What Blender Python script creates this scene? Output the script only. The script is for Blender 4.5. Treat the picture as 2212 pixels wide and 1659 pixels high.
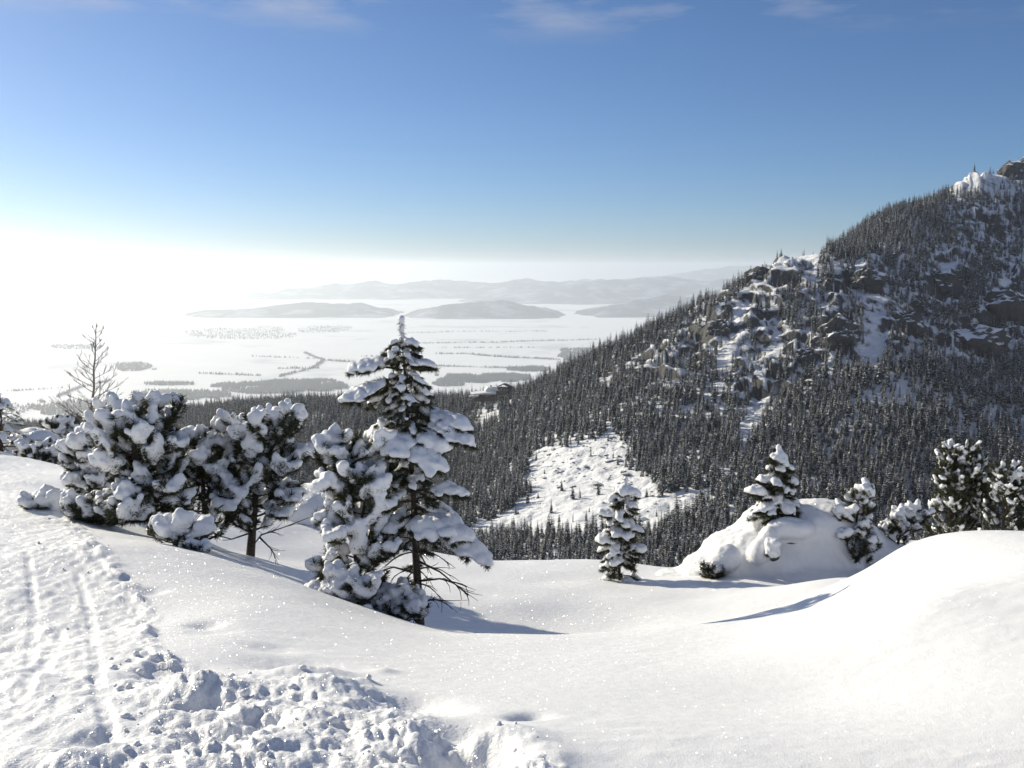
import bpy, math, random
import numpy as np
from mathutils import Vector, Matrix

# ------------------------------------------------------------------ camera, sky, sun, exposure
scene = bpy.context.scene
for o in list(bpy.data.objects):
    bpy.data.objects.remove(o)
C = scene.collection
F, PW, PH = 1005.0, 1024.0, 768.0          # focal length and size in render pixels
DW, DH = 2212.0, 1659.0                     # the units in which the layout was measured
PITCH = math.radians(6.7)
CAMZ = 1.65
cam_data = bpy.data.cameras.new('camera')
cam_data.sensor_fit = 'HORIZONTAL'
cam_data.sensor_width = 36.0
cam_data.lens = 36.0 * F / PW
cam_data.clip_start = 0.1
cam_data.clip_end = 120000.0
cam = bpy.data.objects.new('camera', cam_data)
cam.location = (0, 0, CAMZ)
cam.rotation_euler = (math.pi / 2 - PITCH, 0, 0)
C.objects.link(cam)
scene.camera = cam

SUN_AZ, SUN_EL = math.radians(52), math.radians(22)   # azimuth counted to the left of the view
sun_dir = Vector((-math.sin(SUN_AZ) * math.cos(SUN_EL), math.cos(SUN_AZ) * math.cos(SUN_EL), math.sin(SUN_EL)))

world = bpy.data.worlds.new('World')
scene.world = world
world.use_nodes = True
nt = world.node_tree
nt.nodes.clear()
w_out = nt.nodes.new('ShaderNodeOutputWorld')
w_bg = nt.nodes.new('ShaderNodeBackground')
sky = nt.nodes.new('ShaderNodeTexSky')
sky.sky_type = 'NISHITA'
sky.sun_disc = False
sky.sun_elevation = SUN_EL
sky.sun_rotation = -SUN_AZ
sky.altitude = 1000
sky.air_density = 0.8
sky.dust_density = 0.7
sky.ozone_density = 6.0
w_bg.inputs['Strength'].default_value = 0.085
# thin high cloud: noise over the plane of the sky
tc = nt.nodes.new('ShaderNodeTexCoord')
sep = nt.nodes.new('ShaderNodeSeparateXYZ')
nt.links.new(tc.outputs['Generated'], sep.inputs[0])
zc = nt.nodes.new('ShaderNodeMath'); zc.operation = 'MAXIMUM'; zc.inputs[1].default_value = 0.05
nt.links.new(sep.outputs['Z'], zc.inputs[0])
cmb = nt.nodes.new('ShaderNodeCombineXYZ')
for ax in ('X', 'Y'):
    dv = nt.nodes.new('ShaderNodeMath'); dv.operation = 'DIVIDE'
    nt.links.new(sep.outputs[ax], dv.inputs[0]); nt.links.new(zc.outputs[0], dv.inputs[1])
    nt.links.new(dv.outputs[0], cmb.inputs[ax])
cn = nt.nodes.new('ShaderNodeTexNoise')
cn.inputs['Scale'].default_value = 1.7
cn.inputs['Detail'].default_value = 9
cn.inputs['Roughness'].default_value = 0.56
cmap = nt.nodes.new('ShaderNodeMapping'); cmap.inputs['Location'].default_value = (1.2, 4.0, 0)
nt.links.new(cmb.outputs[0], cmap.inputs[0]); nt.links.new(cmap.outputs[0], cn.inputs['Vector'])
cr = nt.nodes.new('ShaderNodeMapRange'); cr.inputs[1].default_value = 0.47; cr.inputs[2].default_value = 0.70
cr.inputs[4].default_value = 0.75
nt.links.new(cn.outputs['Fac'], cr.inputs[0])
ce = nt.nodes.new('ShaderNodeMapRange'); ce.inputs[1].default_value = 0.205; ce.inputs[2].default_value = 0.26
nt.links.new(sep.outputs['Z'], ce.inputs[0])
cm = nt.nodes.new('ShaderNodeMath'); cm.operation = 'MULTIPLY'
nt.links.new(cr.outputs[0], cm.inputs[0]); nt.links.new(ce.outputs[0], cm.inputs[1])
mixc = nt.nodes.new('ShaderNodeMix'); mixc.data_type = 'RGBA'
nt.links.new(cm.outputs[0], mixc.inputs['Factor'])
nt.links.new(sky.outputs[0], mixc.inputs['A'])
mixc.inputs['B'].default_value = (6.2, 6.1, 6.4, 1)
nt.links.new(mixc.outputs['Result'], w_bg.inputs['Color'])
nt.links.new(w_bg.outputs[0], w_out.inputs['Surface'])

sd = bpy.data.lights.new('sun', 'SUN')
sd.energy = 5.0
sd.angle = math.radians(0.53)
sd.color = (1.0, 0.92, 0.73)
sun = bpy.data.objects.new('sun', sd)
sun.rotation_euler = sun_dir.to_track_quat('Z', 'Y').to_euler()
sun.location = (-30, 20, 40)
C.objects.link(sun)

vs = scene.view_settings
vs.view_transform = 'Standard'
vs.look = 'None'
vs.exposure = 0.22
vs.gamma = 1.0
vs.use_curve_mapping = False
cy = scene.cycles
cy.use_denoising = True
cy.max_bounces = 6
cy.diffuse_bounces = 2
cy.glossy_bounces = 2
cy.transmission_bounces = 2
cy.volume_bounces = 2
cy.transparent_max_bounces = 8
cy.sample_clamp_indirect = 6.0
cy.use_adaptive_sampling = True
cy.adaptive_threshold = 0.015

R = random.Random(7)
rng = np.random.default_rng(11)

# ------------------------------------------------------------------ helpers
CP, SP = math.cos(PITCH), math.sin(PITCH)
def at(x, y, Y):
    """point of the place seen at layout position (x, y), Y metres ahead"""
    cx = (x / DW - .5) * PW; c = (.5 - y / DH) * PH
    d = (cx, c * SP + F * CP, c * CP - F * SP)
    t = Y / d[1]
    return Vector((d[0] * t, Y, CAMZ + d[2] * t))
def project(X, Y, Z):
    Zc = Z - CAMZ
    depth = Y * CP - Zc * SP
    up = Y * SP + Zc * CP
    depth = np.where(depth < .05, .05, depth)
    return (X / depth * F / PW + .5) * DW, (.5 - up / depth * F / PH) * DH
def _hash(ix, iy, seed):
    h = (ix.astype(np.int64) * 374761393 + iy.astype(np.int64) * 668265263 + seed * 974634777) & 0xffffffff
    h = ((h ^ (h >> 13)) * 1274126177) & 0xffffffff
    h = ((h ^ (h >> 16)) * 2246822519) & 0xffffffff
    return (h ^ (h >> 15)) / 4294967295.0
def perlin(x, y, seed=0):
    xi = np.floor(x); yi = np.floor(y); fx = x - xi; fy = y - yi
    u = fx * fx * fx * (fx * (fx * 6 - 15) + 10); v = fy * fy * fy * (fy * (fy * 6 - 15) + 10)
    def g(a, b):
        an = _hash(xi + a, yi + b, seed) * 6.2831853
        return np.cos(an) * (fx - a) + np.sin(an) * (fy - b)
    n0 = g(0, 0) * (1 - u) + g(1, 0) * u
    n1 = g(0, 1) * (1 - u) + g(1, 1) * u
    return (n0 * (1 - v) + n1 * v) * 1.5
def fbm(x, y, oct=4, seed=0, gain=.5):
    s = 0; a = 1
    for k in range(oct):
        s = s + a * perlin(x * 2 ** k, y * 2 ** k, seed + k * 17); a *= gain
    return s
def worley(x, y, seed=0):
    xi = np.floor(x); yi = np.floor(y); best = np.full(x.shape, 9.0); val = np.zeros(x.shape)
    for a in (-1, 0, 1):
        for b in (-1, 0, 1):
            px = xi + a + _hash(xi + a, yi + b, seed); py = yi + b + _hash(xi + a, yi + b, seed + 5)
            d = (px - x) ** 2 + (py - y) ** 2
            m = d < best
            val = np.where(m, _hash(xi + a, yi + b, seed + 9), val)
            best = np.where(m, d, best)
    return np.sqrt(best), val
def sstep(a, b, x):
    t = np.clip((x - a) / (b - a), 0, 1)
    return t * t * (3 - 2 * t)
class TPS:
    def __init__(s, pts, scale=1.0, lam=1e-4):
        P = np.array(pts, float); s.scale = scale
        s.p = P[:, :2] / scale; n = len(P)
        K = s.phi(s.p, s.p) + lam * np.eye(n)
        Q = np.hstack([np.ones((n, 1)), s.p])
        A = np.zeros((n + 3, n + 3)); A[:n, :n] = K; A[:n, n:] = Q; A[n:, :n] = Q.T
        s.w = np.linalg.solve(A, np.concatenate([P[:, 2], np.zeros(3)]))
    @staticmethod
    def phi(a, b):
        r2 = ((a[:, None, :] - b[None, :, :]) ** 2).sum(-1) + 1e-12
        return .5 * r2 * np.log(r2)
    def __call__(s, X, Y):
        X = np.asarray(X, float); sh = X.shape
        q = np.stack([X.ravel(), np.asarray(Y, float).ravel()], 1) / s.scale
        out = np.empty(len(q)); n = len(s.p)
        for i in range(0, len(q), 60000):
            c = q[i:i + 60000]
            out[i:i + 60000] = s.phi(c, s.p) @ s.w[:n] + s.w[n] + c @ s.w[n + 1:]
        return out.reshape(sh)
def in_poly(x, y, poly):
    inside = np.zeros(x.shape, bool); n = len(poly)
    for i in range(n):
        x0, y0 = poly[i]; x1, y1 = poly[(i + 1) % n]
        if y0 == y1: continue
        c = ((y0 > y) != (y1 > y)) & (x < (x1 - x0) * (y - y0) / (y1 - y0) + x0)
        inside ^= c
    return inside
def dist_line(x, y, line):
    best = np.full(x.shape, 1e9)
    for (x0, y0), (x1, y1) in zip(line[:-1], line[1:]):
        dx, dy = x1 - x0, y1 - y0; L = dx * dx + dy * dy + 1e-9
        t = np.clip(((x - x0) * dx + (y - y0) * dy) / L, 0, 1)
        best = np.minimum(best, np.hypot(x - x0 - t * dx, y - y0 - t * dy))
    return best
def poly_sd(x, y, poly):
    d = dist_line(x, y, list(poly) + [poly[0]])
    return np.where(in_poly(x, y, poly), d, -d)

def new_mesh(name, V, Fc, mats=(), mi=None, smooth=True):
    me = bpy.data.meshes.new(name)
    V = np.asarray(V, np.float32); Fc = np.asarray(Fc, np.int32)
    k = Fc.shape[1]; n = len(Fc)
    me.vertices.add(len(V)); me.vertices.foreach_set('co', V.ravel())
    me.loops.add(n * k); me.loops.foreach_set('vertex_index', Fc.ravel())
    me.polygons.add(n)
    me.polygons.foreach_set('loop_start', np.arange(0, n * k, k, dtype=np.int32))
    me.polygons.foreach_set('loop_total', np.full(n, k, np.int32))
    if mi is not None: me.polygons.foreach_set('material_index', np.asarray(mi, np.int32))
    if smooth: me.polygons.foreach_set('use_smooth', np.ones(n, bool))
    for m in mats: me.materials.append(m)
    me.update(calc_edges=True)
    return me
def add_obj(name, me, parent=None, loc=None):
    o = bpy.data.objects.new(name, me); C.objects.link(o)
    if parent: o.parent = parent
    if loc is not None: o.location = loc
    return o
def tag(o, label=None, cat=None, group=None, kind=None):
    if label: o['label'] = label
    if cat: o['category'] = cat
    if group: o['group'] = group
    if kind: o['kind'] = kind
    return o
def empty(name, loc):
    o = bpy.data.objects.new(name, None); C.objects.link(o); o.location = loc; o.empty_display_size = .2
    return o

# ------------------------------------------------------------------ materials
def mat(name):
    m = bpy.data.materials.new(name); m.use_nodes = True
    n = m.node_tree; b = n.nodes['Principled BSDF']
    return m, n, b
def noise_node(n, scale, detail=4, rough=.5, coord='Object'):
    t = n.nodes.new('ShaderNodeTexCoord'); a = n.nodes.new('ShaderNodeTexNoise')
    a.inputs['Scale'].default_value = scale; a.inputs['Detail'].default_value = detail; a.inputs['Roughness'].default_value = rough
    n.links.new(t.outputs[coord], a.inputs['Vector'])
    return a
def ramp(n, src, a, b, ca, cb):
    r = n.nodes.new('ShaderNodeValToRGB')
    r.color_ramp.elements[0].position = a; r.color_ramp.elements[1].position = b
    r.color_ramp.elements[0].color = (*ca, 1); r.color_ramp.elements[1].color = (*cb, 1)
    n.links.new(src, r.inputs[0])
    return r
def bump(n, b, src, strength, dist):
    bp = n.nodes.new('ShaderNodeBump'); bp.inputs['Strength'].default_value = strength; bp.inputs['Distance'].default_value = dist
    n.links.new(src, bp.inputs['Height']); n.links.new(bp.outputs[0], b.inputs['Normal'])
    return bp

def snow_material(name, fine=180.0, dist=.006, strength=.45, glint=0):
    m, n, b = mat(name)
    a = noise_node(n, fine, 3, .6)
    c = noise_node(n, fine / 14, 4, .6)
    ad = n.nodes.new('ShaderNodeMath'); ad.operation = 'ADD'
    ml = n.nodes.new('ShaderNodeMath'); ml.operation = 'MULTIPLY'; ml.inputs[1].default_value = 2.2
    n.links.new(c.outputs[0], ml.inputs[0]); n.links.new(a.outputs[0], ad.inputs[0]); n.links.new(ml.outputs[0], ad.inputs[1])
    r = ramp(n, c.outputs[0], .3, .7, (.83, .84, .86), (.90, .90, .905))
    n.links.new(r.outputs[0], b.inputs['Base Color'])
    b.inputs['Roughness'].default_value = .55
    b.inputs['Specular IOR Level'].default_value = .25
    bp = bump(n, b, ad.outputs[0], strength, dist)
    if glint:
        t = n.nodes.new('ShaderNodeTexCoord'); v = n.nodes.new('ShaderNodeTexVoronoi'); v.inputs['Scale'].default_value = glint
        n.links.new(t.outputs['Object'], v.inputs['Vector'])
        sb = n.nodes.new('ShaderNodeVectorMath'); sb.operation = 'SUBTRACT'; sb.inputs[1].default_value = (.5, .5, .5)
        n.links.new(v.outputs['Color'], sb.inputs[0])
        sc = n.nodes.new('ShaderNodeVectorMath'); sc.operation = 'SCALE'; sc.inputs['Scale'].default_value = 2.8
        n.links.new(sb.outputs[0], sc.inputs[0])
        g = n.nodes.new('ShaderNodeNewGeometry'); av = n.nodes.new('ShaderNodeVectorMath'); av.operation = 'ADD'
        n.links.new(g.outputs['Normal'], av.inputs[0]); n.links.new(sc.outputs[0], av.inputs[1])
        nv = n.nodes.new('ShaderNodeVectorMath'); nv.operation = 'NORMALIZE'; n.links.new(av.outputs[0], nv.inputs[0])
        gl = n.nodes.new('ShaderNodeBsdfGlossy'); gl.inputs['Roughness'].default_value = .13; gl.inputs['Color'].default_value = (1, 1, 1, 1)
        n.links.new(nv.outputs[0], gl.inputs['Normal'])
        mx = n.nodes.new('ShaderNodeMixShader'); mx.inputs[0].default_value = .035
        out = [q for q in n.nodes if q.type == 'OUTPUT_MATERIAL'][0]
        n.links.new(b.outputs[0], mx.inputs[1]); n.links.new(gl.outputs[0], mx.inputs[2]); n.links.new(mx.outputs[0], out.inputs['Surface'])
    return m
M_snow = snow_material('snow', glint=260.0)
M_trod = snow_material('trodden_snow', 70.0, .010, .5, 260.0)
M_load = snow_material('snow_on_branches', 60.0, .006, .4)

def needle_material():
    m, n, b = mat('conifer_needles')
    a = noise_node(n, 9.0, 3)
    r = ramp(n, a.outputs[0], .3, .75, (.022, .030, .014), (.075, .075, .028))
    n.links.new(r.outputs[0], b.inputs['Base Color'])
    b.inputs['Roughness'].default_value = .6
    return m
M_needle = needle_material()
def bark_material(name, ca, cb):
    m, n, b = mat(name)
    a = noise_node(n, 40.0, 5, .65)
    r = ramp(n, a.outputs[0], .35, .7, ca, cb)
    n.links.new(r.outputs[0], b.inputs['Base Color'])
    b.inputs['Roughness'].default_value = .9
    bump(n, b, a.outputs[0], .8, .01)
    return m
M_bark = bark_material('bark', (.03, .022, .018), (.10, .075, .058))
M_birch = bark_material('pale_bark', (.12, .10, .085), (.34, .29, .25))
def rock_snow_material(name, rock_a, rock_b, lo, hi, sc, wob):
    """rock on steep faces, snow lying on the flatter ones"""
    m, n, b = mat(name)
    g = n.nodes.new('ShaderNodeNewGeometry'); s = n.nodes.new('ShaderNodeSeparateXYZ')
    n.links.new(g.outputs['Normal'], s.inputs[0])
    a = noise_node(n, sc, 6, .65)
    sub = n.nodes.new('ShaderNodeMath'); sub.operation = 'SUBTRACT'; sub.inputs[1].default_value = .5
    n.links.new(a.outputs[0], sub.inputs[0])
    mu = n.nodes.new('ShaderNodeMath'); mu.operation = 'MULTIPLY_ADD'; mu.inputs[1].default_value = wob
    n.links.new(sub.outputs[0], mu.inputs[0]); n.links.new(s.outputs['Z'], mu.inputs[2])
    mr = n.nodes.new('ShaderNodeMapRange'); mr.inputs[1].default_value = lo; mr.inputs[2].default_value = hi
    n.links.new(mu.outputs[0], mr.inputs[0])
    r = ramp(n, a.outputs[0], .3, .7, rock_a, rock_b)
    mx = n.nodes.new('ShaderNodeMix'); mx.data_type = 'RGBA'
    n.links.new(mr.outputs[0], mx.inputs['Factor']); n.links.new(r.outputs[0], mx.inputs['A'])
    mx.inputs['B'].default_value = (.84, .85, .87, 1)
    n.links.new(mx.outputs['Result'], b.inputs['Base Color'])
    b.inputs['Roughness'].default_value = .8
    bump(n, b, a.outputs[0], .5, .8 / sc)
    return m
M_mount = rock_snow_material('mountain_rock_and_snow', (.020, .021, .023), (.070, .070, .072), .70, .86, .11, .7)
M_boulder = rock_snow_material('boulder_rock', (.04, .04, .04), (.15, .145, .14), .4, .65, .5, .6)
M_dark_lump = rock_snow_material('near_dark_lump', (.03, .028, .026), (.13, .12, .105), .5, .8, 9.0, .4)

def plain_material():
    m, n, b = mat('snowy_fields')
    t = n.nodes.new('ShaderNodeTexCoord'); mp = n.nodes.new('ShaderNodeMapping'); mp.inputs['Scale'].default_value = (.0007, .0012, 1)
    n.links.new(t.outputs['Object'], mp.inputs[0])
    v = n.nodes.new('ShaderNodeTexVoronoi'); v.inputs['Scale'].default_value = 1.0
    n.links.new(mp.outputs[0], v.inputs['Vector'])
    a = noise_node(n, .0009, 6, .6)
    r = ramp(n, a.outputs[0], .56, .66, (.92, .92, .91), (.66, .68, .70))
    r2 = ramp(n, v.outputs['Color'], .2, .9, (.80, .80, .80), (1, 1, 1))
    mx = n.nodes.new('ShaderNodeMix'); mx.data_type = 'RGBA'; mx.blend_type = 'MULTIPLY'; mx.inputs['Factor'].default_value = .25
    n.links.new(r.outputs[0], mx.inputs['A']); n.links.new(r2.outputs[0], mx.inputs['B'])
    n.links.new(mx.outputs['Result'], b.inputs['Base Color'])
    b.inputs['Roughness'].default_value = .9
    return m
M_plain = plain_material()
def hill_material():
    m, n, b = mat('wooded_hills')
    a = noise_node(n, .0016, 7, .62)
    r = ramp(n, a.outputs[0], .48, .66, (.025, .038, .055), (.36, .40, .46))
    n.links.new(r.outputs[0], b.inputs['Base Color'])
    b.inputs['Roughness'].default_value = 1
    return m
M_hill = hill_material()
def plain_col(name, col, rough=.8):
    m, n, b = mat(name)
    a = noise_node(n, 1.7, 4)
    r = ramp(n, a.outputs[0], .3, .7, tuple(c * .75 for c in col), tuple(min(1, c * 1.2) for c in col))
    n.links.new(r.outputs[0], b.inputs['Base Color']); b.inputs['Roughness'].default_value = rough
    return m
M_timber = plain_col('dark_timber', (.055, .042, .035))
M_plaster = plain_col('pale_plaster', (.5, .48, .45))
M_glass = plain_col('window_glass', (.02, .025, .03), .1)
M_fneedle = plain_col('forest_needles', (.016, .021, .021))
M_fsnow = plain_col('forest_snow', (.66, .67, .69))
M_roofsnow = plain_col('roof_snow', (.85, .85, .86))

# ------------------------------------------------------------------ the near snow slope and the trail
G = []
for p in [(600, 1659, 3.1), (1100, 1659, 3.0), (1600, 1659, 3.0), (2212, 1659, 2.95), (0, 1659, 3.15),
          (400, 1400, 5.2), (700, 1400, 5.6), (1000, 1450, 5.0), (1300, 1420, 5.3), (1600, 1390, 5.6), (1900, 1310, 5.7),
          (550, 1300, 6.9), (800, 1360, 6.5), (1000, 1385, 6.5),
          # left trail going down
          (0, 1400, 5.65), (0, 1250, 7.6), (0, 1100, 12.2), (60, 1020, 17), (150, 1250, 7.8), (100, 1150, 10.4),
          (130, 1095, 12.6), (200, 1150, 10.6), (280, 1225, 8.3), (330, 1330, 6.5),
          # crest of the near slope
          (380, 1190, 9.3), (500, 1228, 8.5), (660, 1298, 7.6), (800, 1340, 7.3), (950, 1365, 7.2), (1100, 1372, 7.1), (1300, 1370, 7.1), (1500, 1350, 7.1), (1740, 1312, 7.0),
          # right dome
          (1800, 1285, 7.2), (1880, 1220, 7.3), (1950, 1174, 7.2), (2030, 1150, 7.0), (2110, 1139, 7.0), (2212, 1140, 7.0),
          (2000, 1300, 5.0), (2150, 1300, 4.8), (2150, 1500, 3.7), (1750, 1500, 4.2),
          # dell behind the crest
          (905, 1352, 10.0), (1100, 1366, 10.3), (1300, 1361, 10.4), (1500, 1338, 10.4), (1100, 1300, 11.3), (1300, 1300, 11.5), (1500, 1290, 12), (1700, 1268, 12.5),
          (1740, 1306, 9.9), (1820, 1245, 11.5), (1340, 1258, 13.5), (1100, 1208, 15.5), (1300, 1208, 15.8), (1000, 1203, 15.5), (1480, 1228, 15), (1450, 1262, 13),
          (540, 1196, 13), (660, 1245, 11.5), (700, 1280, 10.5), (600, 1220, 12.3), (700, 1150, 15.5), (820, 1165, 15.5), (780, 1300, 10.6),
          (331, 1157, 12), (440, 1178, 12.0), (250, 1100, 13.5), (190, 1062, 15),
          (170, 1015, 19), (100, 1003, 20), (400, 1030, 17), (300, 1020, 18), (40, 975, 25), (70, 985, 24), (-250, 1000, 22), (-250, 1200, 8.5),
          (1600, 1252, 13), (1845, 1185, 14.3), (1934, 1170, 14.6), (1700, 1215, 15.5)]:
    G.append(tuple(at(*p)))
for p in [(0, 0, 0), (0, 1.6, 0), (-3, 0, .05), (4, 0, .12), (0, -6, .5), (-10, -4, .6), (9, -3, .5), (8, 4, .15), (-8, 2, 0),
          (3.9, 9.6, -1.45), (4.6, 12.5, -2.5), (5.2, 10, -1.5), (6.5, 11, -1.9), (8, 8, -.4), (14, 10, -.8),
          (0, 20, -5.6), (0, 27, -9.5), (8, 21, -5.0), (12, 26, -7.6), (-4, 21, -5.6), (-8, 24, -6), (4, 19, -4.8), (4, 26, -8.6), (-4, 28, -9.5),
          (-14, 34, -7.5), (-22, 34, -7), (-10, 30, -8), (14, 16, -2.7), (11, 22, -5.0), (20, 20, -3), (22, 34, -9), (-26, 20, -1.5), (-30, 5, .4), (30, 0, .5),
          (0, 36, -14), (10, 36, -13), (-10, 38, -13.5)]:
    G.append(p)
near_tps = TPS(G, 5.0, 2e-4)

ROUGH = [(-900, 960), (-900, 2600), (1260, 2600), (1225, 1659), (1120, 1590), (960, 1560), (850, 1500), (700, 1465), (520, 1462), (400, 1430), (350, 1400), (330, 1330), (285, 1250), (205, 1160), (130, 1098), (60, 1060), (110, 1020), (60, 985)]
PLOUGH = [(300, 1500), (380, 1450), (560, 1470), (700, 1455), (860, 1500), (960, 1555), (1090, 1575), (1235, 1680), (1270, 2300), (-300, 2300), (-100, 1720), (150, 1620), (320, 1580)]
BERM = [(110, 1090), (200, 1165), (280, 1245), (330, 1340), (365, 1410), (430, 1480)]
# soft dents and heaps of the untouched and the ploughed snow: layout position, radius in metres, height in metres
DENTS = [(445, 1345, .09, -.05), (455, 1362, .13, -.025), (590, 1398, .12, -.03), (325, 1268, .09, -.045), (620, 1430, .2, -.05), (830, 1448, .06, .025),
         (790, 1478, .05, .03), (720, 1455, .08, .03),
         (640, 1452, .11, .12), (585, 1490, .2, .09), (365, 1450, .13, -.17), (405, 1500, .09, .09), (430, 1590, .07, -.12), (425, 1535, .07, -.11),
         (480, 1500, .12, .10), (560, 1580, .16, -.09), (500, 1545, .10, .08), (700, 1560, .2, .08), (880, 1512, .13, -.16), (940, 1530, .10, -.13), (985, 1575, .10, -.17),
         (905, 1590, .09, .12), (1020, 1625, .10, -.25), (1010, 1665, .12, -.22), (960, 1600, .07, -.10), (1100, 1600, .12, .10), (1130, 1650, .14, .10),
         (820, 1640, .18, .06), (700, 1640, .15, -.07), (560, 1650, .2, .05), (750, 1500, .15, .08), (1150, 1548, .05, -.045), (1120, 1552, .04, -.03),
         (230, 1590, .08, -.05), (20, 1400, .16, -.06), (12, 1360, .1, -.04), (70, 1480, .1, .03), (300, 1620, .12, .07), (180, 1640, .1, .05)]
def locate(x, y):
    lo, hi = 1.0, 40.0
    ys = np.linspace(1.5, 22, 420)
    P = [at(x, y, q) for q in ys]
    X = np.array([p.x for p in P]); Z = np.array([p.z for p in P])
    below = Z < near_tps(X, ys)
    i = int(np.argmax(below)) if below.any() else len(ys) - 1
    return X[i], ys[i]
DENT_XY = [(*locate(x, min(y, 1658)), r, h) for x, y, r, h in DENTS]

def near_height(X, Y, detail=True):
    Z = near_tps(X, Y)
    r = np.hypot(X, Y)
    Z = Z + .05 * fbm(X * .35, Y * .35, 3, 3) * sstep(3, 8, r)
    Z = np.where(r > 24, Z + .5 * fbm(X * .12, Y * .12, 3, 5) * sstep(24, 34, r), Z)
    if not detail: return Z
    Z = Z + .0035 * fbm(X * 3.1 + Y * 1.2, Y * 7 - X * 2, 3, 90) * sstep(20, 8, r) * sstep(-.3, .5, fbm(X * .6, Y * .6, 2, 92))
    px, py = project(X, Y, Z)
    front = Y > .3
    px = np.where(front, px, -500.0); py = np.where(front, py, 2400.0)
    sd = poly_sd(px, py, ROUGH) / np.clip(np.hypot(px - 700, py - 400) * 0 + 60 * 4.0 / np.clip(r, 2, 30), 6, 90)
    rough = sstep(-.45, .5, sd + .5 * fbm(X * 2.2, Y * 2.2, 2, 8)) * sstep(40, 25, r)
    pl = sstep(-25, 60, poly_sd(px, py, PLOUGH) + 25 * fbm(X * 3, Y * 3, 2, 21))
    berm = np.exp(-(dist_line(px, py, BERM) / (75 * 4.5 / np.clip(r, 3, 30))) ** 2) * front
    # rounded clods
    w1, v1 = worley(X * 3.4 + .3 * perlin(X * 5, Y * 5, 2), Y * 3.4 + .3 * perlin(X * 5, Y * 5, 6), 3)
    w2, v2 = worley(X * 9 + .3 * perlin(X * 12, Y * 12, 7), Y * 9, 13)
    w3, v3 = worley(X * 22, Y * 22, 23)
    b1 = np.sqrt(np.clip(1 - (w1 / .75) ** 2, 0, 1)) * (v1 > .35) * (.4 + v1)
    b2 = np.sqrt(np.clip(1 - (w2 / .7) ** 2, 0, 1)) * (v2 > .35) * (.4 + v2)
    b3 = np.sqrt(np.clip(1 - (w3 / .6) ** 2, 0, 1)) * (v3 > .5)
    n1 = fbm(X * 2.0, Y * 2.0, 5, 40, .55)
    n2 = fbm(X * 8, Y * 8, 4, 41, .6)
    patch = sstep(-.25, .35, fbm(X * 1.3, Y * 1.3, 3, 77))
    Z = Z + rough * (.005 * n2 + .004 * b2 * patch + .004 * b3 * patch + .013 * n1 + .008 * fbm(X * 14, Y * 5, 2, 88))
    Z = Z + berm * rough * (.03 * b1 * patch + .014 * b2 + .012 * n2)
    n1s = fbm(X * 1.7, Y * 1.7, 3, 44, .42)
    Z = Z + pl * (.022 * n1s + .075 * np.abs(perlin(X * 2.0 + .2 * n2, Y * 2.3, 101)) + .026 * np.abs(perlin(X * 5.2, Y * 5.2 + .15 * n2, 102)) + .017 * np.abs(perlin(X * 12, Y * 12, 103)) + .009 * np.abs(perlin(X * 27, Y * 27, 104)) + .006 * b1 * patch - .035)
    # ski tracks pressed into the trail
    for k, line in enumerate([[(170, 1250), (195, 1330), (205, 1420), (215, 1500), (240, 1580)], [(130, 1380), (90, 1440), (40, 1500)], [(60, 1200), (75, 1330), (60, 1480)], [(0, 1600), (180, 1612), (420, 1622), (700, 1640)]]):
        sc = 24 * 4.0 / np.clip(r, 2.5, 30)
        d = dist_line(px, py, line) / sc
        e = d - .9
        Z = Z - (.013 * np.exp(-d ** 4) - .005 * np.exp(-(e / .35) ** 2)) * front * (.4 + .6 * sstep(-.3, .2, fbm(X * 2, Y * 2, 2, 60 + k)))
    for x, y, rad, h in DENT_XY:
        d2 = ((X - x) ** 2 + (Y - y) ** 2) / rad ** 2
        Z = Z + h * (.95 if abs(h) <= .06 else .40) * np.exp(-d2 * .7) * (1 + .12 * n2)
    return Z

ang = np.concatenate([np.linspace(-180, -60, 24, endpoint=False), np.linspace(-60, -31, 70, endpoint=False), np.linspace(-31, 31, 620, endpoint=False),
                      np.linspace(31, 60, 70, endpoint=False), np.linspace(60, 180, 24)])
ang = np.radians(ang)
rad = np.concatenate([np.linspace(.25, 2.2, 14, endpoint=False), np.exp(np.linspace(math.log(2.2), math.log(40), 550))])
A_, R_ = np.meshgrid(ang, rad)
X_, Y_ = np.sin(A_) * R_, np.cos(A_) * R_
Z_ = near_height(X_, Y_)
Z_ = Z_ - 6 * sstep(34, 40, R_)
na, nr = len(ang), len(rad)
idx = np.arange(na * nr).reshape(nr, na)
quads = np.stack([idx[:-1, :-1], idx[:-1, 1:], idx[1:, 1:], idx[1:, :-1]], -1).reshape(-1, 4)[:, ::-1]
V_ = np.stack([X_, Y_, Z_], -1).reshape(-1, 3)
pxv, pyv = project(V_[:, 0], V_[:, 1], V_[:, 2])
onp = in_poly(pxv, pyv, ROUGH) & (V_[:, 1] > .3) & (np.hypot(V_[:, 0], V_[:, 1]) < 26)
qm = onp[quads].mean(1) > .5
def sub_mesh(name, mask, m):
    q = quads[mask]; u, inv = np.unique(q, return_inverse=True)
    return new_mesh(name, V_[u], inv.reshape(-1, 4), [m])
tag(add_obj('snow_ground', sub_mesh('snow_ground', ~qm, M_snow)), 'smooth untouched snow slope dipping to a hollow and a round dome', kind='structure')
tag(add_obj('path', sub_mesh('path', qm, M_trod)), 'trodden and churned snow trail descending past the pines', kind='structure')
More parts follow.
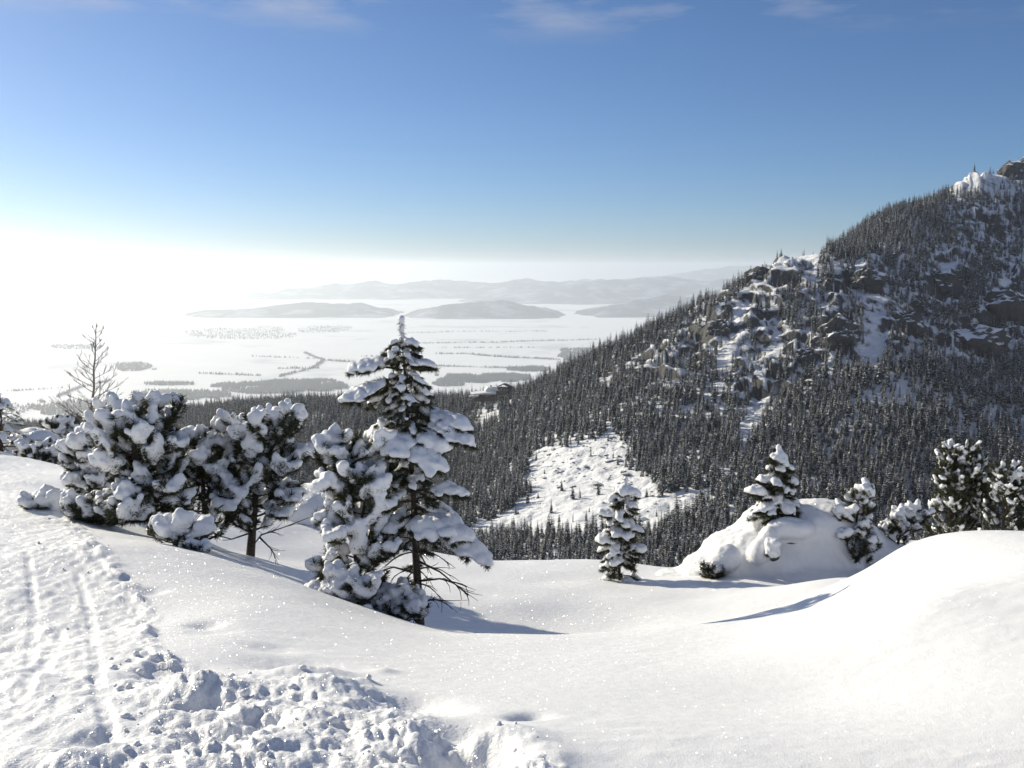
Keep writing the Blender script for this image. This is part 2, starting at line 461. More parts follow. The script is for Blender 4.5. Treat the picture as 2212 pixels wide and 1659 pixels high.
def crumbs():
    r = random.Random(12)
    import bmesh
    from mathutils import noise
    bm = bmesh.new(); bmesh.ops.create_icosphere(bm, subdivisions=1, radius=1)
    bv = np.array([v.co[:] for v in bm.verts]); bf = np.array([[v.index for v in f.verts] for f in bm.faces]); bm.free()
    XY = []
    while len(XY) < 160:
        if r.random() < .7: x, y = r.uniform(250, 1260), r.uniform(1440, 1659)
        else: x, y = r.uniform(60, 420), r.uniform(1090, 1600)
        if poly_sd(np.array([x]), np.array([y]), ROUGH)[0] < -14: continue
        XY.append(locate(x, y))
    XY = np.array(XY); Z = near_height(XY[:, 0], XY[:, 1])
    V = []; Fc = []
    for k, ((x, y), z) in enumerate(zip(XY, Z)):
        q = .004 + .020 * r.random() ** 3.5
        w = np.array([r.uniform(.7, 1.4), r.uniform(.7, 1.4), r.uniform(.6, 1.0)]) * q
        j = np.array([1 + .35 * noise.noise(Vector(v) * 1.7 + Vector((k, 0, 0))) for v in bv])[:, None]
        V.append(bv * j * w + np.array([x, y, z + q * .25])); Fc.append(bf + k * len(bv))
    tag(add_obj('snow_crumbs', new_mesh('snow_crumbs', np.concatenate(V), np.concatenate(Fc), [M_trod])), 'loose crumbs of broken snow along the churned trail edge', kind='stuff')
crumbs()
def ground_z(x, y):
    return float(near_height(np.array([x]), np.array([y]), False)[0])

# ------------------------------------------------------------------ mountain side, valley and spur
MP = []
for p in [(2212, 1130, 560), (2212, 950, 700), (2212, 800, 840), (2212, 700, 940), (2212, 575, 1080), (2212, 450, 1240), (2212, 362, 1400), (2290, 350, 1450), (2080, 396, 1290), (2015, 432, 1200), (2150, 380, 1345), (2080, 520, 1110), (2080, 700, 900),
          (1950, 1150, 540), (1950, 950, 660), (1950, 800, 770), (1950, 650, 890), (1950, 530, 1020), (1950, 466, 1130),
          (1700, 1200, 470), (1700, 1150, 520), (1700, 1050, 600), (1700, 950, 680), (1700, 850, 755), (1700, 700, 860), (1700, 574, 965),
          (1450, 1130, 545), (1450, 1000, 680), (1450, 850, 800), (1450, 708, 940),
          (1250, 1200, 480), (1250, 1130, 580), (1250, 1050, 670), (1250, 950, 790), (1250, 850, 920), (1250, 794, 1010),
          (1100, 1150, 600), (1100, 1000, 820), (1100, 864, 1050),
          (1000, 1150, 620), (1000, 1100, 710), (1000, 950, 950), (1000, 864, 1150),
          (600, 1150, 650), (600, 1000, 920), (600, 874, 1300), (800, 870, 1230), (800, 1000, 930),
          (390, 900, 1400), (390, 1000, 980), (200, 927, 1600), (0, 927, 1680), (0, 1000, 1200)]:
    MP.append(tuple(at(*p)))
def dirp(x, Y, z):
    a = at(x, 800, Y); return (a.x, Y, z)
for p in [(2212, 1600, 148), (2212, 1900, 60), (1950, 1300, 55), (1950, 1700, -90), (1700, 1150, -30), (1700, 1600, -220), (1450, 1120, -105), (1250, 1230, -170), (1000, 1400, -235), (600, 1600, -270), (200, 1950, -335), (0, 2050, -350), (-300, 2000, -350),
          (2212, 200, -60), (2212, 350, -108), (1950, 200, -66), (1950, 350, -112), (1700, 200, -80), (1700, 330, -118), (1250, 100, -48), (1250, 200, -95), (1250, 330, -130),
          (700, 100, -48), (700, 250, -105), (200, 100, -40), (200, 300, -95), (-300, 300, -80), (-300, 1000, -200), (2700, 300, -90), (2700, 700, -70), (2700, 1000, 40), (2700, 1400, 150), (2700, 150, -40),
          (1250, 2100, -430), (600, 2400, -470), (0, 2700, -500), (1950, 2100, -350), (2212, 2400, -250), (1106, 3000, -800), (2500, 3000, -600), (0, 3300, -860), (1700, 2700, -640), (-300, 3000, -760), (2700, 2500, -300), (1106, 3600, -1010), (2300, 3700, -960), (0, 3700, -1020),
          (1106, 40, -16), (2212, 40, -12), (0, 45, -13), (1700, 60, -24), (600, 60, -27)]:
    MP.append(dirp(*p))
mt = TPS(MP, 300.0, 5e-4)

CLIFFS = [(1640, 590, 45, 30), (1700, 600, 70, 45), (1560, 700, 70, 50), (1500, 745, 45, 40), (1640, 690, 60, 60), (1810, 640, 50, 40), (1810, 720, 70, 60), (1740, 770, 50, 50), (1880, 600, 60, 40), (1960, 700, 60, 60),
          (2040, 620, 55, 55), (2080, 560, 45, 40), (2100, 740, 90, 45), (2175, 670, 60, 60), (2190, 600, 40, 40), (2130, 480, 60, 50), (1640, 830, 60, 70), (1430, 790, 60, 45), (2205, 352, 22, 30), (2120, 400, 50, 22), (1550, 620, 30, 30), (1960, 430, 25, 12), (2195, 740, 30, 40)]
GULLY = [([(1760, 545), (1700, 575), (1640, 625), (1590, 670)], 24), ([(1687, 725), (1655, 800), (1635, 890), (1610, 950)], 17), ([(1893, 620), (1893, 690), (1885, 765)], 28), ([(1810, 620), (1790, 680)], 18),
         ([(2010, 400), (2080, 388), (2180, 362)], 22), ([(2212, 590), (2160, 640), (2130, 660)], 16), ([(2020, 570), (2050, 585)], 18), ([(1620, 640), (1585, 740), (1560, 800)], 14), ([(1790, 935), (1850, 905)], 6), ([(1330, 960), (1350, 1000)], 8), ([(2130, 780), (2080, 740)], 8), ([(1940, 780), (1990, 740)], 10), ([(1045, 890), (1050, 915)], 8)]
CLEARING = [(1332, 935), (1252, 950), (1145, 973), (1131, 1025), (1141, 1063), (1075, 1102), (1010, 1135), (1010, 1165), (1100, 1158), (1250, 1158), (1400, 1152), (1500, 1116), (1552, 1048), (1426, 1074), (1408, 1022), (1340, 1010), (1365, 975)]
def cliff_mask(px, py):
    m = np.zeros(px.shape)
    for x, y, a, b in CLIFFS:
        m = np.maximum(m, np.exp(-(((px - x) / a) ** 2 + ((py - y) / b) ** 2)))
    return m
def gully_mask(px, py):
    m = np.zeros(px.shape)
    for line, w in GULLY:
        m = np.maximum(m, sstep(1.3, .6, dist_line(px, py, line) / w))
    return m
def mount_xyz(X, Y):
    Z = mt(X, Y)
    r = np.hypot(X, Y)
    px, py = project(X, Y, Z)
    far = sstep(300, 500, r)
    Z = Z + far * (4 * fbm(X * .006, Y * .006, 4, 31)) * sstep(2600, 1500, r)
    c = cliff_mask(px, py) * far
    ridged = 1 - np.abs(fbm(X * .016, Y * .016, 4, 51, .55))
    Z = Z + c * (19 * (ridged - .6) + 9 * fbm(X * .045, Y * .045, 4, 52, .6))
    # ledges: steep risers and flat treads
    hstep = 17.0
    wp = 1.3 * fbm(X * .011, Y * .011, 3, 57) + (.5 * X + .15 * Y) / 60
    q = Z / hstep + wp
    fr = q - np.floor(q)
    led = (np.floor(q) + sstep(.4, .72, fr) - wp) * hstep
    lm = np.clip(c * 1.3, 0, 1) * sstep(-.35, .35, fbm(X * .018, Y * .018, 3, 59))
    Z = Z + lm * (led - Z) * .85
    cl = in_poly(px, py, CLEARING) & (r > 300)
    Z = Z + np.where(cl, 1.6 * fbm(X * .06, Y * .06, 3, 71), 0)
    Z = np.where(Z > 138, 138 + 14 * np.tanh((Z - 138) / 14), Z)
    return np.maximum(Z, -1020)
def mount_z(x, y):
    return float(mount_xyz(np.array([float(x)]), np.array([float(y)]))[0])
ang = np.radians(np.concatenate([np.linspace(-75, -31, 50, endpoint=False), np.linspace(-31, -3, 120, endpoint=False), np.linspace(-3, 31, 340, endpoint=False), np.linspace(31, 75, 60)]))
rad = np.concatenate([np.exp(np.linspace(math.log(26), math.log(380), 50, endpoint=False)), np.exp(np.linspace(math.log(380), math.log(1350), 340, endpoint=False)), np.exp(np.linspace(math.log(1350), math.log(3900), 60))])
A_, R_ = np.meshgrid(ang, rad)
X_, Y_ = np.sin(A_) * R_, np.cos(A_) * R_
Z_ = mount_xyz(X_, Y_)
Z_ = Z_ - 8 * sstep(40, 26, R_)
na, nr = len(ang), len(rad)
idx = np.arange(na * nr).reshape(nr, na)
mq = np.stack([idx[:-1, :-1], idx[:-1, 1:], idx[1:, 1:], idx[1:, :-1]], -1).reshape(-1, 4)[:, ::-1]
tag(add_obj('mountain', new_mesh('mountain', np.stack([X_, Y_, Z_], -1).reshape(-1, 3), mq, [M_mount])), 'steep mountainside with snowy gullies and dark crags above a wooded valley', kind='structure')
# visible horizon of the near ground, per column of the layout
def skyline(V, lo=0.0):
    px, py = project(V[:, 0], V[:, 1], V[:, 2])
    ok = (V[:, 1] > 1) & (px > -400) & (px < DW + 400)
    s = np.full(int((DW + 800) / 8) + 2, 5000.0)
    k = ((px[ok] + 400) / 8).astype(int)
    np.minimum.at(s, k, py[ok])
    return s
near_sky = skyline(V_)

# ------------------------------------------------------------------ plain, far hills
PZ = -900.0
xs = np.linspace(-54000, 54000, 121); ys = np.concatenate([np.linspace(2200, 21000, 120, endpoint=False), np.linspace(21000, 69000, 40)])
X_, Y_ = np.meshgrid(xs, ys)
Z_ = PZ + 9 * fbm(X_ * .0008, Y_ * .0008, 3, 81)
Z_ = np.where(Y_ < 3300, Z_ - 120 * sstep(3300, 2200, Y_), Z_)
idx = np.arange(X_.size).reshape(X_.shape)
pq = np.stack([idx[:-1, :-1], idx[:-1, 1:], idx[1:, 1:], idx[1:, :-1]], -1).reshape(-1, 4)
tag(add_obj('plain', new_mesh('plain', np.stack([X_, Y_, Z_], -1).reshape(-1, 3), pq, [M_plain])), 'flat snowy farmland far below, reaching to the hills', kind='structure')

def ridge(name, line, Y, depth, m, seed, rough=14.0, base=PZ - 15, kind='structure', label=None):
    line = np.array(line, float); Y *= 1.5; depth *= 1.5; rough *= 1.5
    n = 160; k = 26
    xs = np.linspace(line[0, 0], line[-1, 0], n)
    # smooth curve through the given skyline
    yy = np.interp(xs, line[:, 0], line[:, 1])
    ker = np.hanning(15); ker /= ker.sum()
    yy = np.convolve(np.pad(yy, 7, mode='edge'), ker, 'valid')
    P = [at(x, y, Y) for x, y in zip(xs, yy)]
    X = np.array([p.x for p in P]); H = np.array([p.z for p in P]) - base
    t = np.linspace(-1, 1, k)
    XX, TT = np.meshgrid(X, t)
    prof = np.cos(TT * math.pi / 2) ** 2.0
    YY = Y + TT * depth + depth * .25 * fbm(XX * .0004, XX * 0 + seed, 2, seed)
    nse = fbm(XX * .0011, YY * .0011, 5, seed) * rough * 3.2 * (1 - np.abs(TT))
    ZZ = base + np.maximum(H[None, :] * prof + nse, 0)
    idx = np.arange(XX.size).reshape(XX.shape)
    q = np.stack([idx[:-1, :-1], idx[:-1, 1:], idx[1:, 1:], idx[1:, :-1]], -1).reshape(-1, 4)
    o = add_obj(name, new_mesh(name, np.stack([XX, YY, ZZ], -1).reshape(-1, 3), q, [m]))
    return tag(o, label, kind=kind)
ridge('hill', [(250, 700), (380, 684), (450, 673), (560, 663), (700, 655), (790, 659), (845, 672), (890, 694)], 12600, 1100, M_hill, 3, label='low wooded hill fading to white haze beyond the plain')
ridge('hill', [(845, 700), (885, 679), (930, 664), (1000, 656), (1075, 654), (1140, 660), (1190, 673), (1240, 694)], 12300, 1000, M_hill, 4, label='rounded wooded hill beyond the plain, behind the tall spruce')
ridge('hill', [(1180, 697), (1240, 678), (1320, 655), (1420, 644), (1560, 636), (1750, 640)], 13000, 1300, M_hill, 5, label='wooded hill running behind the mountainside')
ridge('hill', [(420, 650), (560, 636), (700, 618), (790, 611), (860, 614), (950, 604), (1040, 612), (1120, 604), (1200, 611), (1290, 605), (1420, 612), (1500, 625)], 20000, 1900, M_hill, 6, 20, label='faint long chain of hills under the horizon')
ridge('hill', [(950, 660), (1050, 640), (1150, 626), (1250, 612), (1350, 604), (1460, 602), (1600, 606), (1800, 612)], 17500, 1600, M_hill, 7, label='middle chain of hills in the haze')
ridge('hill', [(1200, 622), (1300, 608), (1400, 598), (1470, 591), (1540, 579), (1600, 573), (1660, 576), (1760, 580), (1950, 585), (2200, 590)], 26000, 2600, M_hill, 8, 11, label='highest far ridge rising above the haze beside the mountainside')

# ------------------------------------------------------------------ haze over the whole place
def haze():
    x0, x1, y0, y1, z0, z1 = -60000, 60000, -3000, 70500, -1070, 178
    V = [(x, y, z) for x in (x0, x1) for y in (y0, y1) for z in (z0, z1)]
    Fq = [(0, 1, 3, 2), (4, 6, 7, 5), (0, 4, 5, 1), (2, 3, 7, 6), (0, 2, 6, 4), (1, 5, 7, 3)]
    m = bpy.data.materials.new('haze'); m.use_nodes = True
    n = m.node_tree; n.nodes.clear()
    o = n.nodes.new('ShaderNodeOutputMaterial'); v = n.nodes.new('ShaderNodeVolumePrincipled')
    v.inputs['Color'].default_value = (.90, .95, 1.0, 1)
    v.inputs['Density'].default_value = 4.7e-5
    v.inputs['Anisotropy'].default_value = .6
    n.links.new(v.outputs[0], o.inputs['Volume'])
    tag(add_obj('haze', new_mesh('haze', V, Fq, [m], smooth=False)), 'pale winter haze filling the valley', kind='stuff')
haze()

# ------------------------------------------------------------------ forest
def forest_proto(k, h, spread, levels, snow_p, seed):
    r = random.Random(seed)
    V = []; Fc = []; mi = []
    def tri(a, b, c, m):
        n = len(V); V.extend([a, b, c]); Fc.append((n, n + 1, n + 2)); mi.append(m)
    # trunk
    n = 5; r0 = h * .012
    for i in range(n):
        a0, a1 = 2 * math.pi * i / n, 2 * math.pi * (i + 1) / n
        tri((r0 * math.cos(a0), r0 * math.sin(a0), -.8), (r0 * math.cos(a1), r0 * math.sin(a1), -.8), (0, 0, h * .97), 0)
    for L in range(levels):
        t = L / (levels - 1)
        z = h * (.07 + .90 * t)
        ln = spread * h * ((1 - t) ** .8 * .95 + .05) * r.uniform(.85, 1.12)
        nb = 9 if t < .6 else (7 if t < .85 else 5)
        a0 = r.uniform(0, 6.28)
        for b in range(nb):
            a = a0 + 6.283 * b / nb + r.uniform(-.25, .25)
            l = ln * r.uniform(.65, 1.2)
            droop = l * r.uniform(.25, .62)
            w = l * r.uniform(.28, .42) + .10
            ca, sa = math.cos(a), math.sin(a)
            rise = l * .12
            mid = Vector((ca * l * .55, sa * l * .55, z + rise - droop * .25))
            tip = Vector((ca * l, sa * l, z - droop))
            root = Vector((0, 0, z + rise * .5))
            side = Vector((-sa, ca, 0))
            ml, mr = mid + side * w - Vector((0, 0, w * .35)), mid - side * w - Vector((0, 0, w * .35))
            for (p, q, s) in ((root, ml, mid), (root, mid, mr), (mid, ml, tip), (mid, tip, mr)):
                tri(tuple(p), tuple(q), tuple(s), 1)
            hang = Vector((0, 0, -l * .28 - .12))
            tri(tuple(mid), tuple(tip), tuple((mid + tip) / 2 + hang), 1)
            if r.random() < snow_p:
                up = Vector((0, 0, .07 + .035 * l)); f = r.uniform(.5, .85)
                sl = mid + side * w * f - Vector((0, 0, w * .3 * f)) + up; sr = mid - side * w * f - Vector((0, 0, w * .3 * f)) + up
                st = mid + (tip - mid) * r.uniform(.6, .95) + up * .8; so = root + (mid - root) * r.uniform(.25, .55) + up; sm = mid + up * 1.8
                for (p, q, s) in ((so, sl, sm), (so, sm, sr), (sm, sl, st), (sm, st, sr)):
                    tri(tuple(p), tuple(q), tuple(s), 2)
    return new_mesh('forest_spruce_%d' % k, V, Fc, [M_bark, M_fneedle, M_fsnow], mi, smooth=False)
protos = [forest_proto(0, 12, .15, 15, .34, 1), forest_proto(1, 13, .13, 16, .40, 2), forest_proto(2, 10, .17, 13, .36, 3),
          forest_proto(3, 14, .125, 17, .30, 4), forest_proto(4, 9, .16, 12, .52, 5), forest_proto(5, 11, .11, 13, .34, 6)]
PH_ = [12, 13, 10, 14, 9, 11]
pcol = bpy.data.collections.new('forest_sources')
for k, me in enumerate(protos):
    pcol.objects.link(bpy.data.objects.new('forest_source_%d' % k, me))

def scatter(name, P, variant, scl, rot, label):
    me = bpy.data.meshes.new(name)
    me.vertices.add(len(P)); me.vertices.foreach_set('co', np.asarray(P, np.float32).ravel())
    a = me.attributes.new('variant', 'INT', 'POINT'); a.data.foreach_set('value', np.asarray(variant, np.int32))
    a = me.attributes.new('size', 'FLOAT_VECTOR', 'POINT'); a.data.foreach_set('vector', np.asarray(scl, np.float32).ravel())
    a = me.attributes.new('turn', 'FLOAT_VECTOR', 'POINT'); a.data.foreach_set('vector', np.asarray(rot, np.float32).ravel())
    o = add_obj(name, me)
    g = bpy.data.node_groups.new('stand', 'GeometryNodeTree')
    g.interface.new_socket('Geometry', in_out='INPUT', socket_type='NodeSocketGeometry')
    g.interface.new_socket('Geometry', in_out='OUTPUT', socket_type='NodeSocketGeometry')
    gi = g.nodes.new('NodeGroupInput'); go = g.nodes.new('NodeGroupOutput')
    ip = g.nodes.new('GeometryNodeInstanceOnPoints'); ci = g.nodes.new('GeometryNodeCollectionInfo')
    ci.inputs['Collection'].default_value = pcol; ci.inputs['Separate Children'].default_value = True; ci.inputs['Reset Children'].default_value = True
    ip.inputs['Pick Instance'].default_value = True
    def attr(nm, ty):
        q = g.nodes.new('GeometryNodeInputNamedAttribute'); q.data_type = ty; q.inputs['Name'].default_value = nm
        return q.outputs['Attribute']
    g.links.new(gi.outputs[0], ip.inputs['Points']); g.links.new(ci.outputs[0], ip.inputs['Instance'])
    g.links.new(attr('variant', 'INT'), ip.inputs['Instance Index'])
    g.links.new(attr('turn', 'FLOAT_VECTOR'), ip.inputs['Rotation'])
    g.links.new(attr('size', 'FLOAT_VECTOR'), ip.inputs['Scale'])
    g.links.new(ip.outputs[0], go.inputs[0])
    md = o.modifiers.new('stand', 'NODES'); md.node_group = g
    return tag(o, label, kind='stuff')

def forest():
    sp = 4.8
    gx = np.arange(-1300, 1000, sp); gy = np.arange(330, 1750, sp)
    X, Y = np.meshgrid(gx, gy)
    X = (X + rng.uniform(-.48, .48, X.shape) * sp).ravel(); Y = (Y + rng.uniform(-.48, .48, Y.shape) * sp).ravel()
    azi = np.degrees(np.arctan2(X, Y))
    k = np.abs(azi) < 33
    X, Y = X[k], Y[k]
    Z = mount_xyz(X, Y)
    px, py = project(X, Y, Z)
    e = 3.0
    zx = mount_xyz(X + e, Y); zy = mount_xyz(X, Y + e)
    slope = np.hypot(zx - Z, zy - Z) / e
    cl = cliff_mask(px, py); gu = gully_mask(px, py)
    clear = poly_sd(px, py, CLEARING) + 14 * fbm(X * .02, Y * .02, 2, 91)
    dens = np.ones(len(X))
    dens *= 1 - .62 * np.clip(cl * 1.25, 0, 1)
    dens *= 1 - np.clip(gu * 1.1, 0, 1) * .97
    dens *= np.where(clear > 4, .025, 1.0)
    dens *= np.clip(1.9 - slope, .15, 1)
    dens *= .62 + .5 * sstep(-.5, .2, fbm(X * .012, Y * .012, 3, 95))
    # thinner towards the bare top on the right
    dens *= 1 - .6 * sstep(455, 380, py)
    dens *= np.where((np.abs(px - 1052) < 22) & (Y > 978) & (Y < 1015), 0, 1)
    dens *= np.where((np.abs(px - 1090) < 22) & (Y > 1025) & (Y < 1065), 0, 1)
    keep = rng.uniform(0, 1, len(X)) < dens
    # hidden by the near ground
    ki = np.clip(((px + 400) / 8).astype(int), 0, len(near_sky) - 1)
    depth = np.hypot(X, Y)
    h = 19 * F * DH / PH / depth
    keep &= (py - h < near_sky[ki] + 25)
    # far behind the ridge and surely hidden
    X, Y, Z, px, py, cl, clear, depth = [a[keep] for a in (X, Y, Z, px, py, cl, clear, depth)]
    n = len(X)
    var = rng.choice(6, n, p=[.2, .2, .17, .2, .1, .13])
    cm_ = fbm(X * .03, Y * .03, 2, 97)
    s = (.55 + 1.05 * rng.beta(2.2, 2.0, n) + .22 * cm_) * (1 - .3 * np.clip(cl, 0, 1)) * (1 - .15 * sstep(620, 420, py))
    s *= np.where(clear > 4, .55, 1)
    s *= np.where((py > 1150) & (px < 1560), .8, 1)
    wd = rng.uniform(.8, 1.45, n)
    S = np.stack([s * wd, s * wd * rng.uniform(.9, 1.1, n), s * rng.uniform(.92, 1.1, n)], 1)
    T = np.stack([rng.uniform(-.04, .04, n), rng.uniform(-.04, .04, n), rng.uniform(0, 6.28, n)], 1)
    P = np.stack([X, Y, Z - .2], 1)
    # the 300 that show largest stand as trees of their own
    ph = np.array(PH_)[var] * S[:, 2]
    hp = ph * F * DH / PH / depth
    ki = np.clip(((px + 400) / 8).astype(int), 0, len(near_sky) - 1)
    vis = np.minimum(py, near_sky[ki]) - (py - hp)
    vis = np.where((px > 5) & (px < DW - 5), vis, 0)
    # rows behind the first are half hidden by those in front
    o = np.argsort(depth)
    top = np.full(len(near_sky) * 2, 5000.0)
    shown = np.zeros(n)
    for i in o:
        c = int((px[i] + 400) / 4)
        if c < 1 or c >= len(top) - 1: continue
        t = py[i] - hp[i]
        b = min(py[i], near_sky[ki[i]], top[c])
        shown[i] = max(0, b - t) if vis[i] > 0 else 0
        top[c - 1:c + 2] = np.minimum(top[c - 1:c + 2], t + hp[i] * .35)
    lone = (clear > 4) & (shown > 0)
    shown[lone] *= 1.6
    pick = np.argsort(-shown)[:300]
    m = np.zeros(n, bool); m[pick] = True
    hidden = (shown <= 0) & (depth < 0)
    rest = ~m & ~hidden
    f = scatter('forest', P[rest], var[rest], S[rest], T[rest], 'dense snow dusted spruce forest covering the mountainside and the wooded spur')
    for i in pick:
        t = add_obj('spruce_tree', protos[var[i]], loc=P[i]); t.scale = S[i]; t.rotation_euler = T[i]
        if clear[i] > 4:
            g = 'small spruces in the boulder clearing'; lb = 'small dark spruce standing alone in the snowy boulder clearing'
        elif px[i] < 1560 and py[i] > 1120:
            g = 'spruces in the valley stand'; lb = 'snow dusted spruce in the dark stand just below the boulder clearing'
        elif px[i] >= 1560 and py[i] > 1000:
            g = 'spruces behind the snowy mounds'; lb = 'snow dusted spruce on the slope just behind the snow mounds and saplings'
        elif px[i] < 900:
            g = 'spruces on the wooded spur'; lb = 'bluish dark spruce on the wooded spur behind the pines'
        else:
            g = 'spruces on the mountainside'; lb = 'frosted dark spruce standing out on the mountainside forest'
        tag(t, lb, 'tree', g)
    print('forest', n, 'shown', shown[pick[-1]])
forest()
for (x, y, d, s, lb) in [(1191, 1082, 628, .75, 'upper of two lone spruces low in the snowy clearing, one behind the other'), (1192, 1108, 598, .55, 'lower of two lone spruces low in the snowy clearing, one behind the other'),
                         (1140, 1108, 590, .62, 'lone bushy spruce at the lower edge of the snowy clearing'), (1450, 1110, 560, .6, 'lone small spruce among the boulders right of the clearing')]:
    p = at(x, y, d); z = mount_z(p.x, p.y)
    t = add_obj('spruce_tree', protos[R.choice([0, 1, 2])], loc=(p.x, p.y, z - .2)); t.scale = (s, s, s * 1.05); t.rotation_euler = (0, 0, R.uniform(0, 6))
    tag(t, lb, 'tree')

# woods, hedgerows and roadside trees on the plain
def plain_woods():
    P = []
    r = random.Random(9)
    def onp(x, y):
        a = at(x, y, 100.0)
        t = (PZ - CAMZ) / (a.z - CAMZ)
        return a.x * t, 100 * t
    def patch(x0, x1, y0, y1, n, seed):
        k = 0; tries = 0
        while k < n and tries < n * 8:
            tries += 1
            u, v = r.uniform(-1, 1), r.uniform(-1, 1)
            x = (x0 + x1) / 2 + u * (x1 - x0) / 2; y = (y0 + y1) / 2 + v * (y1 - y0) / 2
            X, Y = onp(x, y)
            nn = float(fbm(np.array([x * .02]), np.array([y * .09]), 3, seed)[0])
            if abs(u) ** 2.5 + abs(v) ** 2.5 > 1 + nn * .9: continue
            P.append((X, Y)); k += 1
    def line(pts, step, jit):
        for (x0, y0), (x1, y1) in zip(pts[:-1], pts[1:]):
            X0, Y0 = onp(x0, y0); X1, Y1 = onp(x1, y1)
            L = math.hypot(X1 - X0, Y1 - Y0)
            for i in range(int(L / step)):
                t = r.random()
                P.append((X0 + (X1 - X0) * t + r.gauss(0, jit), Y0 + (Y1 - Y0) * t + r.gauss(0, jit)))
    for a in [(550, 750, 820, 846, 2600, 1), (455, 570, 826, 838, 700, 2), (935, 1145, 808, 828, 2600, 3), (1095, 1190, 792, 803, 700, 4), (1205, 1300, 752, 780, 1500, 5),
              (268, 505, 844, 862, 900, 6), (400, 640, 708, 733, 900, 7), (250, 345, 782, 802, 500, 8), (60, 320, 866, 897, 1500, 9), (480, 650, 838, 852, 800, 10), (330, 480, 850, 866, 700, 11),
              (640, 760, 705, 718, 350, 12), (930, 1010, 822, 834, 500, 13), (300, 420, 826, 834, 300, 14), (100, 230, 745, 755, 300, 15), (-200, 60, 870, 900, 500, 16), (770, 900, 830, 845, 700, 17)]:
        patch(*a)
    for pts, st, j in [([(941, 764), (1009, 764), (1077, 771), (1207, 777)], 5, 14), ([(880, 741), (1058, 740), (1293, 733)], 7, 16), ([(941, 791), (1095, 795)], 6, 9), ([(657, 762), (700, 779), (676, 796), (602, 814)], 7, 9),
                       ([(700, 779), (812, 788)], 7, 8), ([(600, 797), (690, 796)], 8, 8), ([(880, 720), (1000, 716), (1180, 716)], 14, 25), ([(430, 806), (560, 812)], 8, 12), ([(540, 770), (690, 775)], 14, 9), ([(780, 770), (860, 772)], 12, 9),
                       ([(120, 860), (170, 838), (240, 822)], 8, 6), ([(20, 845), (140, 838)], 12, 8), ([(950, 752), (1160, 752)], 16, 12)]:
        line(pts, st, j)
    P = np.array(P); n = len(P)
    Z = PZ + 9 * fbm(P[:, 0] * .0008, P[:, 1] * .0008, 3, 81)
    s = rng.uniform(1.3, 2.3, n)
    scatter('far_woods', np.column_stack([P, Z - 1]), rng.integers(0, 6, n), np.stack([s * 2.2, s * 2.2, s], 1), np.stack([np.zeros(n), np.zeros(n), rng.uniform(0, 6.28, n)], 1), 'hazy woods and hedgerows scattered over the snowy plain')
plain_woods()

# boulders in the clearing
def boulder_mesh(seed, flat=.7):
    import bmesh
    bm = bmesh.new(); bmesh.ops.create_icosphere(bm, subdivisions=2, radius=1)
    r = random.Random(seed); off = [r.uniform(0, 50) for _ in range(3)]
    from mathutils import noise
    for v in bm.verts:
        d = 1 + .45 * noise.noise(v.co * 1.1 + Vector(off)) + .15 * noise.noise(v.co * 2.7 + Vector(off))
        v.co = v.co * d; v.co.z *= flat
        if v.co.z < -.35: v.co.z = -.35
    me = bpy.data.meshes.new('boulder'); bm.to_mesh(me); bm.free(); me.materials.append(M_boulder)
    return me
bms = [boulder_mesh(s, f) for s, f in ((1, .6), (2, .75), (3, .55), (4, .8), (5, .65))]
def boulders():
    k = 0; r = random.Random(3); tries = 0
    while k < 150 and tries < 4000:
        tries += 1
        if k < 105: x, y = r.uniform(1135, 1370), r.uniform(945, 1060)
        else: x, y = r.uniform(1280, 1545), r.uniform(1050, 1140)
        if not in_poly(np.array([x]), np.array([y]), CLEARING)[0]: continue
        # march to the slope
        Ys = np.linspace(450, 1000, 140); Ps = [at(x, y, q) for q in Ys]
        Xs = np.array([p.x for p in Ps]); Zs = np.array([p.z for p in Ps])
        b = Zs < mount_xyz(Xs, Ys)
        if not b.any(): continue
        i = int(np.argmax(b)); s = r.uniform(.6, 1.3) if r.random() < .82 else r.uniform(1.4, 2.6)
        o = add_obj('boulder', bms[k % 5], loc=(Xs[i], Ys[i], mount_z(Xs[i], Ys[i]) + .15 * s)); o.scale = (s * r.uniform(.9, 1.5), s, s * .8); o.rotation_euler = (r.uniform(-.3, .3), r.uniform(-.3, .3), r.uniform(0, 6))
        tag(o, 'snow capped boulder strewn over the open snowy clearing', 'boulder', 'boulders in the snowy clearing')
        k += 1
boulders()

# crags standing out of the mountainside
def crag(x, y, w, h, seed, label):
    import bmesh
    from mathutils import noise
    Ys = np.linspace(560, 1600, 400); Ps = [at(x, y, q) for q in Ys]
    Xs = np.array([p.x for p in Ps]); Zs = np.array([p.z for p in Ps])
    b = Zs < mount_xyz(Xs, Ys)
    i = int(np.argmax(b)) if b.any() else 320
    c = Vector((Xs[i], Ys[i] + w * .25, Zs[i] - h * .15))
    bm = bmesh.new(); bmesh.ops.create_icosphere(bm, subdivisions=4, radius=1)
    o = Vector((seed * 3.7, seed * 1.3, 5))
    for v in bm.verts:
        p = v.co.copy()
        cell = noise.voronoi(p * 2.3 + o)[0]
        d = 1 + .35 * noise.noise(p * 1.5 + o) + .28 * (cell[1] - cell[0]) - .12 * abs(noise.noise(p * 6 + o)) + .07 * noise.noise(p * 12 + o)
        q = p * d
        q.z = q.z + .16 * (math.floor(q.z * 5 + noise.noise(p * 2 + o)) / 5 - q.z)
        v.co = Vector((q.x * w, q.y * w * .8, q.z * h))
    me = bpy.data.meshes.new('rock_outcrop'); bm.to_mesh(me); bm.free(); me.materials.append(M_mount)
    tag(add_obj('rock_outcrop', me, loc=c), label, 'rock')
